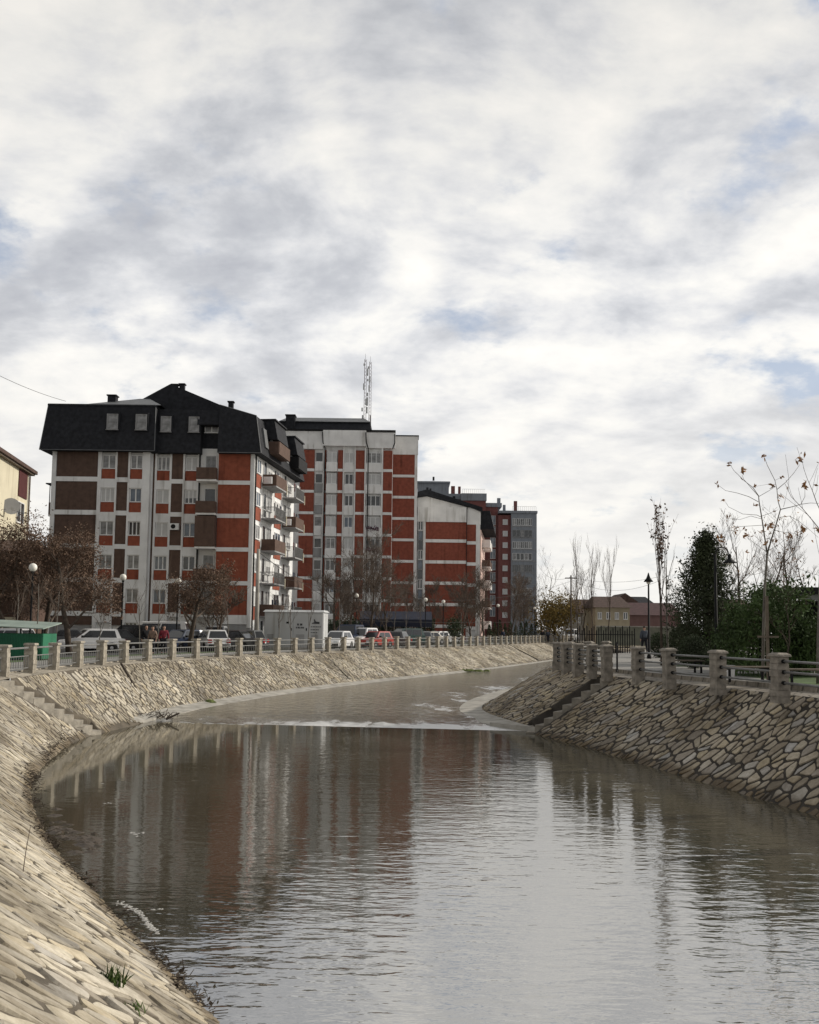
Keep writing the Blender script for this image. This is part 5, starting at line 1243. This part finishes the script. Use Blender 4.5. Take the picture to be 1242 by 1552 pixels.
# conifer, bushes, bamboo
def conifer(px, Y, top, halfpx, label, z):
    x = gx(px, Y); t = thing('conifer_tree', label, 'tree', (x, Y, z)); h = top_h(px, Y, top, z); R = halfpx/FPX*Y; rg = random.Random(9)
    MB().path([(0, 0, 0), (.03, 0, h*.5), (0, 0, h*.98)], .14, .02, 7).build('trunk', M_bark, t, True); cr = MB(); lf_ = MB()
    for i in range(190):
        f = i/190; z1 = h*(.03+.94*f); prof = .86 if f < .3 else (.86-.45*(f-.3)/.4 if f < .7 else .41*((1-f)/.3)**1.1+.03)
        a = i*2.4+rg.gauss(0, .3); L = R*prof*rg.choice((.5, .75, .9, 1.0, 1.2))*rg.uniform(.85, 1.12)
        tip = Vector((math.cos(a)*L, math.sin(a)*L, z1+L*.42)); b0 = Vector((0, 0, z1-.05)); cr.path([b0, b0.lerp(tip, .5)-Vector((0, 0, .08)), tip], .02, .006, 3)
        for q in range(105):
            s = rg.random()**.6; c = b0.lerp(tip, s)-Vector((0, 0, .08*math.sin(s*3.1))); w = .15+.14*(1-s); lf_.leaf(c+Vector((rg.gauss(0, w), rg.gauss(0, w), rg.gauss(0, w))), .075, rg, .3)
    for q in range(400): s = rg.random(); lf_.leaf((rg.gauss(0, .10*(1.2-s)), rg.gauss(0, .10*(1.2-s)), h*(.84+.17*s)), .07, rg)
    c = cr.build('crown', M_bark, t); lf_.build('needles', M_conif, c)
conifer(1072, 41, 806, 70, 'dark dense conifer behind the curled arm lamp', RGZ)
def bush(px, Y, wpx, top, label, m, n, seed, g, ls=.05, depth=1., name='bush'):
    x = gx(px, Y); h = top_h(px, Y, top, RGZ); R = wpx/2/FPX*Y; rg = random.Random(seed); t = thing(name, label, 'bush', (x, Y, RGZ), 0, g); b = MB(); lf_ = MB()
    for q in range(14): a = rg.random()*6.28; b.path([(0, 0, 0), (math.cos(a)*R*.3, math.sin(a)*R*.3*depth, h*.4), (math.cos(a)*R*.7, math.sin(a)*R*.7*depth, h*.7)], .02, .006, 3)
    for q in range(n):
        u = Vector((rg.gauss(0, 1), rg.gauss(0, 1), rg.gauss(0, 1))).normalized()*(rg.random()**.28)*(1+.09*noise.noise(Vector((q*.01, seed, 0))))
        lf_.leaf((u.x*R, u.y*R*depth, max(.03, h*.5+u.z*h*.52)), ls, rg)
    b.build('stems', M_bark, t); lf_.build('foliage', m, t)
HG = 'clipped bushes on the right bank'
bush(1040, 44, 55, 948, 'wide clipped round bush behind the smaller one', M_hedge, 5000, 1, HG, .06)
bush(1052, 37, 46, 962, 'small clipped round bush by the grass', M_hedge, 4000, 2, HG, .045)
bush(1000, 52, 34, 958, 'dark bush at the foot of the young trees', M_hedge, 2200, 3, HG, .06)
def bamboo():
    Y = 32.; x0, x1 = gx(1098, Y), gx(1290, Y); t = thing('bamboo_hedge', 'dense green bamboo hedge behind the right fence', 'hedge', (x0, Y, RGZ)); rg = random.Random(12); cu = MB(); lf_ = MB(); W = x1-x0
    for i in range(120):
        u = rg.random(); px = 1098+192*u; topy = 915+(-22 if 1150 < px < 1210 else 0)+rg.uniform(-14, 26)+(35 if px < 1112 else 0)+(24 if px > 1206 else 0)
        h = at(px, topy, Y=Y).z-RGZ; dy = rg.uniform(-.9, 1.3); lx = rg.gauss(0, .22); ly = rg.gauss(0, .2)
        b0 = Vector((u*W, dy, 0)); tip = Vector((u*W+lx, dy+ly, h)); mid = Vector((u*W+lx*.25, dy+ly*.2, h*.6)); cu.path([b0, mid, tip], .012, .004, 4)
        for q in range(135):
            s = rg.random()**.75; p = b0.lerp(mid, s*2) if s < .5 else mid.lerp(tip, s*2-1); p = p+Vector((rg.gauss(0, .16), rg.gauss(0, .16), rg.gauss(0, .1)))
            if p.z < .15: p.z = .15+rg.random()*.3
            lf_.leaf(p, rg.uniform(.05, .095), rg)
    cu.build('stems', M_bamboo, t); lf_.build('foliage', M_bamboo, t)
bamboo()
# broad-leaved shrub standing up above the bamboo
x, y = tp(1190, 30.5); tree('shrub', 'leafy green shrub sticking up above the bamboo', None, x, y, RGZ, top_h(1190, 30.5, 878, RGZ), 160, .04, .4, .5, 4, 4, 420, M_bamboo, .10, cat='shrub', clump=.08)
# conifer row (hedge) upstream on the left bank
for i, px in enumerate(range(742, 838, 8)):
    Y = 126+i*1.6; x = gx(px, Y); hh = 2.3+(i*37 % 5)*.18
    t = thing('clipped_conifer', 'dark clipped column conifer in the row beside the far promenade', 'shrub', (x, Y, 0), 0, 'row of column conifers'); rg = random.Random(i); lf_ = MB()
    for q in range(420):
        f = rg.random(); r = .42*(1-f**2.2)*rg.random()**.4+.05; a = rg.random()*6.28; lf_.leaf((r*math.cos(a), r*math.sin(a), .1+f*hh), .12, rg)
    lf_.build('foliage', M_hedge, t); MB().tube((0, 0, 0), (0, 0, hh*.6), .05, .02, 5).build('trunk', M_bark, t)
# dark hedge behind the cars, left of the conifers
hg = thing('hedge', 'dark hedge and scrub at the foot of the tall red block', 'hedge', (gx(440, 108), 108, 0)); lf_ = MB(); rg = random.Random(3); WW = gx(660, 108)-gx(440, 108); st_ = MB()
for q in range(9000):
    u = rg.random()*WW; f = rg.random(); top = 2.6+.8*noise.noise(Vector((u*.5, 0, 0)))+.5*noise.noise(Vector((u*1.7, 3, 0))); lf_.leaf((u, rg.uniform(-.6, .6), f*top), .14, rg)
for q in range(40): u = rg.random()*WW; st_.tube((u, 0, 0), (u+rg.gauss(0, .2), 0, 2.4), .03, .01, 4)
lf_.build('foliage', M_hedge, hg); st_.build('stems', M_bark, hg)
# dark shop awning at foot of tower
aw = thing('shop_awning', 'dark blue shop canopy at the foot of the tall block', 'canopy', (gx(545, 100), 100, 0)); ww = gx(655, 100)-gx(545, 100)
MB().frus(0, ww, 0, 4, 2.7, 0, ww, 2.0, 4, 3.6).build('canopy', M_aw, aw); MB().box(0, ww, -.02, .05, 1.9, 2.69).build('valance', M_aw, aw)
for q in range(5): MB().box(q*(ww-.1)/4, q*(ww-.1)/4+.1, .06, .16, 0, 2.69).build('support', M_dark, aw)

# pavilion at the right edge
pv = thing('pavilion', 'black timber pavilion with flat dark roof at the right edge', 'pavilion', (gx(1212, 33.5), 33.5, RGZ)); zt = at(1225, 893, Y=33.5).z-RGZ
MB().box(-.25, 5, -.4, 4, zt-.2, zt).box(-.15, 5, -.3, 3.9, zt, zt+.06).build('roof', M_dark, pv)
MB().box(-.1, 4.8, -.28, -.18, zt-.42, zt-.2).build('beam', M_steel, pv)
for xx, yy in ((.15, 0), (.15, 3.4), (2.4, 0), (2.4, 3.4), (4.6, 0), (4.6, 3.4)): MB().box(xx, xx+.14, yy, yy+.14, 0, zt-.2).build('post', M_dark, pv)
MB().box(.35, 4.5, 3.3, 3.38, 0, zt-.3).build('back_panel', M_dark, pv)
# benches and low table behind the right fence
def bench(x, y, rz, label):
    t = thing('park_bench', label, 'bench', (x, y, RGZ), rz, 'benches behind the right fence')
    for q in range(3): MB().box(-.8, .8, -.2+q*.15, -.08+q*.15, .42, .46).build('seat_slat', M_woodp, t)
    for sx in (-.65, .65): MB().box(sx-.03, sx+.03, -.2, -.15, 0, .42).box(sx-.03, sx+.03, .18, .23, 0, .42).box(sx-.03, sx+.03, -.15, .18, .36, .42).build('leg', M_dark, t)
bench(*at(1132, 1030, Y=27.6).to_2d()[:], .2, 'low wooden bench behind the second pillar from the right'); bench(*at(1228, 1030, Y=26.2).to_2d()[:], .15, 'low wooden bench at the right edge behind the fence'); bench(*at(1035, 1015, Y=33).to_2d()[:], .3, 'low wooden bench beside the grass behind the fence')
bs = MB(); box = thing('waste_bin', 'small pale square bin behind the second pillar from the right', 'bin', at(1107, 1024, Y=28.6)[:2]+(RGZ,)); MB().frus(-.1, .1, -.1, .1, 0, -.12, .12, -.12, .12, .42).build('bin_body', M_pvc, box); MB().box(-.13, .13, -.13, .13, .42, .45).build('lid', M_basew, box)
# iron gate at the gap in the fence
gt = thing('iron_gate', 'dark iron gate standing open in the gap above the stairs', 'gate', (7.45, 33.2, RGZ-.1), math.radians(75)); mb = MB()
for q in range(8): mb.tube((q*.13, 0, .1), (q*.13, 0, 1.15), .016, .016, 5)
mb.build('bars', M_dark, gt); MB().tube((0, 0, .12), (.92, 0, .12), .022, .022, 5).tube((0, 0, 1.05), (.92, 0, 1.05), .022, .022, 5).build('frame', M_dark, gt)
# picket railing upstream on the right bank (dark uprights behind the corner)
pk = thing('picket_fence', 'dark iron picket fence behind the right bank corner', 'fence', (gx(872, 62), 62, RGZ)); L = gx(962, 62)-gx(872, 62)
for q in range(26): MB().box(q*L/25-.03, q*L/25+.03, -.02, .02, 0, 1.5+.15*(q % 3)).build('picket', M_dark, pk)
MB().box(0, L, -.03, .03, .35, .4).box(0, L, -.03, .03, 1.2, 1.25).build('rail', M_dark, pk)

# ---------------------------------------------------------------- weeds, moss, driftwood, foam, painted sky glints
def bank_at(t_, v):     # t_ index in near
    r = near[t_]; return Vector(r[:3]).lerp(Vector(r[3:]), v)
def find(px, py):
    best = None
    for i in range(0, len(near), 2):
        for v in [q/30 for q in range(33)]:
            p = bank_at(i, v); d = p-Vector((0, 0, EZ)); w = d.dot(_fw)
            if w < .5: continue
            e_ = (621+FPX*d.dot(_rt)/w-px)**2+(840-FPX*d.dot(_up)/w-py)**2
            if best is None or e_ < best[0]: best = (e_, p)
    return best[1]
def weed(p, h, n, label, seed):
    rg = random.Random(seed); mb = MB()
    for q in range(n):
        a = rg.random()*6.28; r = rg.random()*.12; b0 = Vector((r*math.cos(a), r*math.sin(a), -.03)); L = h*rg.uniform(.5, 1.1); d = Vector((rg.gauss(0, .35), rg.gauss(0, .35), 1)).normalized()
        s = Vector((-d.y, d.x, 0)).normalized()*.006; m_ = b0+d*L*.6; tip = b0+d*L+Vector((d.x*.3*L, d.y*.3*L, -.05*L))
        mb.add([b0-s, b0+s, m_+s*.8, tip, m_-s*.8], [(0, 1, 2, 3, 4)])
    o = mb.build('grass_tuft', mat('tuft', (.075, .12, .03), .9, 8, .4)); o.location = p; tag(o, label, 'grass', 'grass tufts on the left bank')
weed(find(165, 1486), .16, 70, 'green grass tuft between the stones at the bottom left', 1); weed(find(197, 1528), .09, 45, 'short grass tuft below the tall one at the bottom left', 2); weed(find(78, 1268), .2, 60, 'green grass tuft by the mud at the left water edge', 3)
sk_ = find(33, 1325); t = MB(); t.path([(0, 0, 0), (.02, .01, .25), (.06, .0, .5)], .006, .003, 4); o = t.build('dead_stem', M_twig); o.location = sk_; tag(o, 'single thin dead stem standing on the left stone slope', 'stem')
# debris along the left water line
db = MB(); rg = random.Random(21); cnt = 0
for i in range(0, len(near)-1, 1):
    r = near[i]
    if r[4] < 5 or r[4] > 33: continue
    for q in range(14 if r[4] < 15 else 8):
        dens = noise.noise(Vector((r[3]*.8, r[4]*.8, 0)))+.35
        if rg.random() > dens: continue
        v = 1+rg.gauss(-.02, .045); p = Vector(r[:3]).lerp(Vector(r[3:]), v); p.z = max(p.z, -2.2)+.012; p += Vector((rg.gauss(0, .05), rg.gauss(0, .05), 0))
        if rg.random() < .4: a = rg.random()*6.28; db.tube(p, p+Vector((math.cos(a)*.16, math.sin(a)*.16, rg.uniform(0, .07))), .007, .004, 3)
        else: db.leaf(p, rg.uniform(.02, .06), rg, 2)
tag(db.build('debris', M_debris), None, None, None, 'stuff')
mud = MB(); rg = random.Random(5)
for q in range(46):
    px = 78+rg.random()*75; py = 1248+.5*(px-78)+rg.gauss(0, 9); w = rg.uniform(.06, .3); l = w*rg.uniform(.3, .8)
    p = at(px, py, z=WZ+.01); n = 11; vs = [(p.x+w*math.cos(2*PI*k/n)*rg.uniform(.7, 1.15), p.y+l*math.sin(2*PI*k/n)*rg.uniform(.6, 1.2), WZ-.01) for k in range(n)]+[(p.x, p.y, WZ+.035)]
    mud.add(vs, [(k, (k+1) % n, n) for k in range(n)])
struct(mud.build('mud_bank', mat('mud', (.075, .058, .042), .6, 5, .4, .5)))
def blob(name, pts, m, label, cat, z, thick, seed, g=None):
    rg = random.Random(seed); c = at(*pts[0][:2], z=z); mb = MB()
    for px, py, R in pts:
        p = at(px, py, z=z)-c; n = 12; vs = [(p.x+R*math.cos(2*PI*k/n)*rg.uniform(.7, 1.2), p.y+R*math.sin(2*PI*k/n)*rg.uniform(.7, 1.2), -.05) for k in range(n)]+[(p.x+R*.5*math.cos(2*PI*k/n), p.y+R*.5*math.sin(2*PI*k/n), thick*rg.uniform(.5, 1)) for k in range(n)]+[(p.x, p.y, thick)]
        mb.add(vs, [(k, (k+1) % n, n+(k+1) % n, n+k) for k in range(n)]+[(n+k, n+(k+1) % n, 2*n) for k in range(n)])
    o = mb.build(name, m); o.location = c; tag(o, label, cat, g); return o
blob('moss_patch', [(265, 1054, .35), (278, 1057, .4), (292, 1060, .4), (305, 1062, .3), (318, 1063, .3)], M_moss, 'green moss patch at the foot of the left bank above the weir', 'moss', -1.93, .1, 2)
blob('moss_patch', [(700, 1016, .5), (712, 1016.5, .6), (725, 1017, .6), (738, 1017, .4)], M_moss, 'dark moss patch at the far left bank toe near the rapids', 'moss', -1.93, .14, 3)
def driftwood():
    c = at(232, 1090, z=-2.15); t = thing('driftwood', 'heap of dark driftwood twigs at the left end of the weir', 'driftwood', c); rg = random.Random(8)
    mb = MB()
    for q in range(60): a = rg.random()*6.28; p = Vector((rg.gauss(0, .45), rg.gauss(0, .25), rg.uniform(0, .1))); mb.path([p, p+Vector((math.cos(a)*.2, math.sin(a)*.2, rg.uniform(.02, .22))), p+Vector((math.cos(a)*.4, math.sin(a)*.4, rg.uniform(.02, .4)))], .018, .008, 4)
    mb.build('twig_heap', M_debris, t); p0 = at(252, 1090, z=-2.1)-c; p1 = at(272, 1081, z=-1.85)-c; MB().path([p0, p0.lerp(p1, .5), p1], .05, .035, 6).build('branch', M_bark, t)
driftwood()
fm = MB(); rg = random.Random(77)
def fpatch(p, a, b, th=0.):
    n = 14; c_, s_ = math.cos(th), math.sin(th); ps = []
    for k in range(n):
        q = rg.uniform(.55, 1.2); u, v = a*q*math.cos(2*PI*k/n), b*q*math.sin(2*PI*k/n); ps.append((p.x+u*c_-v*s_, p.y+u*s_+v*c_, WZ-.006))
    fm.add(ps+[(p.x, p.y, WZ+.009)], [(k, (k+1) % n, n) for k in range(n)])
for q in range(130):                                        # streak of foam drifting out from the left shore
    s = q/129; px = 178+70*s+8*math.sin(s*5)+rg.gauss(0, 2); py = 1368+45*s+rg.gauss(0, 2); fpatch(at(px, py, z=WZ), rg.uniform(.015, .06), rg.uniform(.015, .06), rg.random())
for q in range(16): px, py = rg.choice(((150, 1187), (205, 1263), (236, 1378), (165, 1218))); fpatch(at(px+rg.gauss(0, 9), py+rg.gauss(0, 1.5), z=WZ), rg.uniform(.03, .09), rg.uniform(.03, .08))  # pale patches painting sky glints on the calm water
tag(fm.build('foam', M_foam_glint), None, None, None, 'stuff')  # drifting foam streak and painted glints in one mesh
# broken white lip of the weir
wl_ = MB(); rg = random.Random(6)
for q in range(80):
    u = rg.random()**.8; px = 255+u*500; py = 1095+8.5*u+rg.gauss(0, 1.1); p = at(px, py, z=WZ); a, b = rg.uniform(.06, .35), rg.uniform(.03, .10); n = 9
    wl_.add([(p.x+a*rg.uniform(.6, 1.2)*math.cos(2*PI*k/n), p.y+b*rg.uniform(.6, 1.2)*math.sin(2*PI*k/n), WZ-.01) for k in range(n)]+[(p.x, p.y, WZ+rg.uniform(.01, .04))], [(k, (k+1) % n, n) for k in range(n)])
tag(wl_.build('weir_foam', M_foam_glint, None, True), None, None, None, 'stuff')

# ---------------------------------------------------------------- sky and sun
SAZ, SEL = math.radians(72), math.radians(27)               # to the right, a little ahead
sd_ = Vector((math.sin(SAZ)*math.cos(SEL), math.cos(SAZ)*math.cos(SEL), math.sin(SEL)))
sl = D.lights.new('sun', 'SUN'); sl.energy = 3.0; sl.angle = math.radians(3); sl.color = (1, .93, .82)
so = D.objects.new('sun', sl); COL.objects.link(so); so.rotation_euler = (-sd_).to_track_quat('-Z', 'Y').to_euler(); so.location = sd_*300
w = D.worlds.new('World'); sc.world = w; w.use_nodes = True; wt = NT(w.node_tree); bg = w.node_tree.nodes['Background']; bg.inputs[1].default_value = .1
sky = wt.n('TexSky', sky_type='NISHITA'); sky.sun_disc = False; sky.sun_elevation = SEL; sky.sun_rotation = SAZ
tc = wt.n('TexCoord'); sp = wt.n('SeparateXYZ'); wt.l(tc.outputs['Generated'], sp.inputs[0])
zc = wt.math('ADD', wt.math('MAXIMUM', sp.outputs[2], 0.), .34)
cv = wt.n('CombineXYZ'); wt.l(wt.math('DIVIDE', sp.outputs[0], zc), cv.inputs[0]); wt.l(wt.math('DIVIDE', sp.outputs[1], zc), cv.inputs[1])
def cn(scale, det, rough, dist, off, stretch=(1, 1, 1), rot=0.):
    mp = wt.n('Mapping'); mp.inputs['Location'].default_value = off; mp.inputs['Scale'].default_value = stretch; mp.inputs['Rotation'].default_value = (0, 0, rot); wt.l(cv.outputs[0], mp.inputs[0])
    nz = wt.n('TexNoise', Scale=scale, Detail=det, Roughness=rough, Distortion=dist); wt.l(mp.outputs[0], nz.inputs['Vector']); return nz.outputs[0]
o2 = Vector((7.3, 2.2, 0)); sh = Vector((.06, .05, 0)); st = (1, 1.25, 1)
n1 = cn(4.2, 9., .55, .1, (5.4, 3.9, 0)); n2 = cn(3.1, 10., .56, .2, o2, st); n2s = cn(3.1, 10., .56, .2, o2+sh, st); n3 = cn(1.25, 5., .5, .3, (1.2, 8.5, 0)); n4 = cn(15., 7., .6, .1, (.3, 4.5, 0), st)
cover = wt.maprange(wt.math('ADD', wt.math('MULTIPLY', n1, .8), wt.math('MULTIPLY', n4, .2)), .30, .46)
relief = wt.math('MULTIPLY', wt.math('SUBTRACT', n2, n2s), .75)
# cauliflower heads: a warped smooth cell field
wv = wt.n('TexNoise', Scale=5., Detail=5., Roughness=.55); wt.l(cv.outputs[0], wv.inputs['Vector'])
ws = wt.n('VectorMath', operation='SCALE', Scale=.45); wt.l(wv.outputs['Color'], ws.inputs[0]); wa = wt.n('VectorMath', operation='ADD'); wt.l(cv.outputs[0], wa.inputs[0]); wt.l(ws.outputs[0], wa.inputs[1])
vo = wt.n('TexVoronoi', feature='SMOOTH_F1', Scale=3.4, Smoothness=.3); wt.l(wa.outputs[0], vo.inputs['Vector'])
puff = wt.maprange(vo.outputs['Distance'], .12, .62, .62, .38)
tone = wt.math('ADD', relief, wt.math('ADD', wt.math('MULTIPLY', n2, .22), wt.math('ADD', wt.math('MULTIPLY', n3, .46), wt.math('ADD', wt.math('MULTIPLY', n4, .10), wt.math('MULTIPLY', puff, .22)))))
ccol = wt.ramp(tone, [(.26, (4.7, 4.85, 5.3)), (.36, (5.7, 5.85, 6.2)), (.43, (6.9, 7.0, 7.25)), (.485, (8.0, 8.0, 8.05)), (.54, (9.0, 8.9, 8.65)), (.64, (10.2, 9.9, 9.4))])
dt = wt.n('VectorMath', operation='DOT_PRODUCT'); wt.l(tc.outputs['Generated'], dt.inputs[0]); dt.inputs[1].default_value = tuple(Vector((math.sin(math.radians(35)), math.cos(math.radians(35)), .35)).normalized())
glow = wt.math('MULTIPLY', wt.maprange(dt.outputs['Value'], -.35, .75, .42, 1.0), wt.maprange(sp.outputs[2], .30, .62, 1., .80))
vm = wt.n('VectorMath', operation='SCALE'); wt.l(ccol, vm.inputs[0]); wt.l(glow, vm.inputs['Scale'])
low = wt.maprange(sp.outputs[2], .05, .33, 1., 0.)
base = wt.mix(.6, sky.outputs[0], (5.0, 5.6, 6.8))
hz = wt.mix(wt.math('MULTIPLY', low, .72), vm.outputs[0], (8.9, 8.7, 8.25))
wt.l(wt.mix(wt.math('MAXIMUM', cover, wt.math('MULTIPLY', low, .8)), base, hz), bg.inputs[0])

sc.view_settings.view_transform = 'Standard'; sc.view_settings.look = 'None'; sc.view_settings.gamma = 1; sc.view_settings.exposure = .1
sc.render.engine = 'CYCLES'; sc.cycles.max_bounces = 6; sc.cycles.use_denoising = True
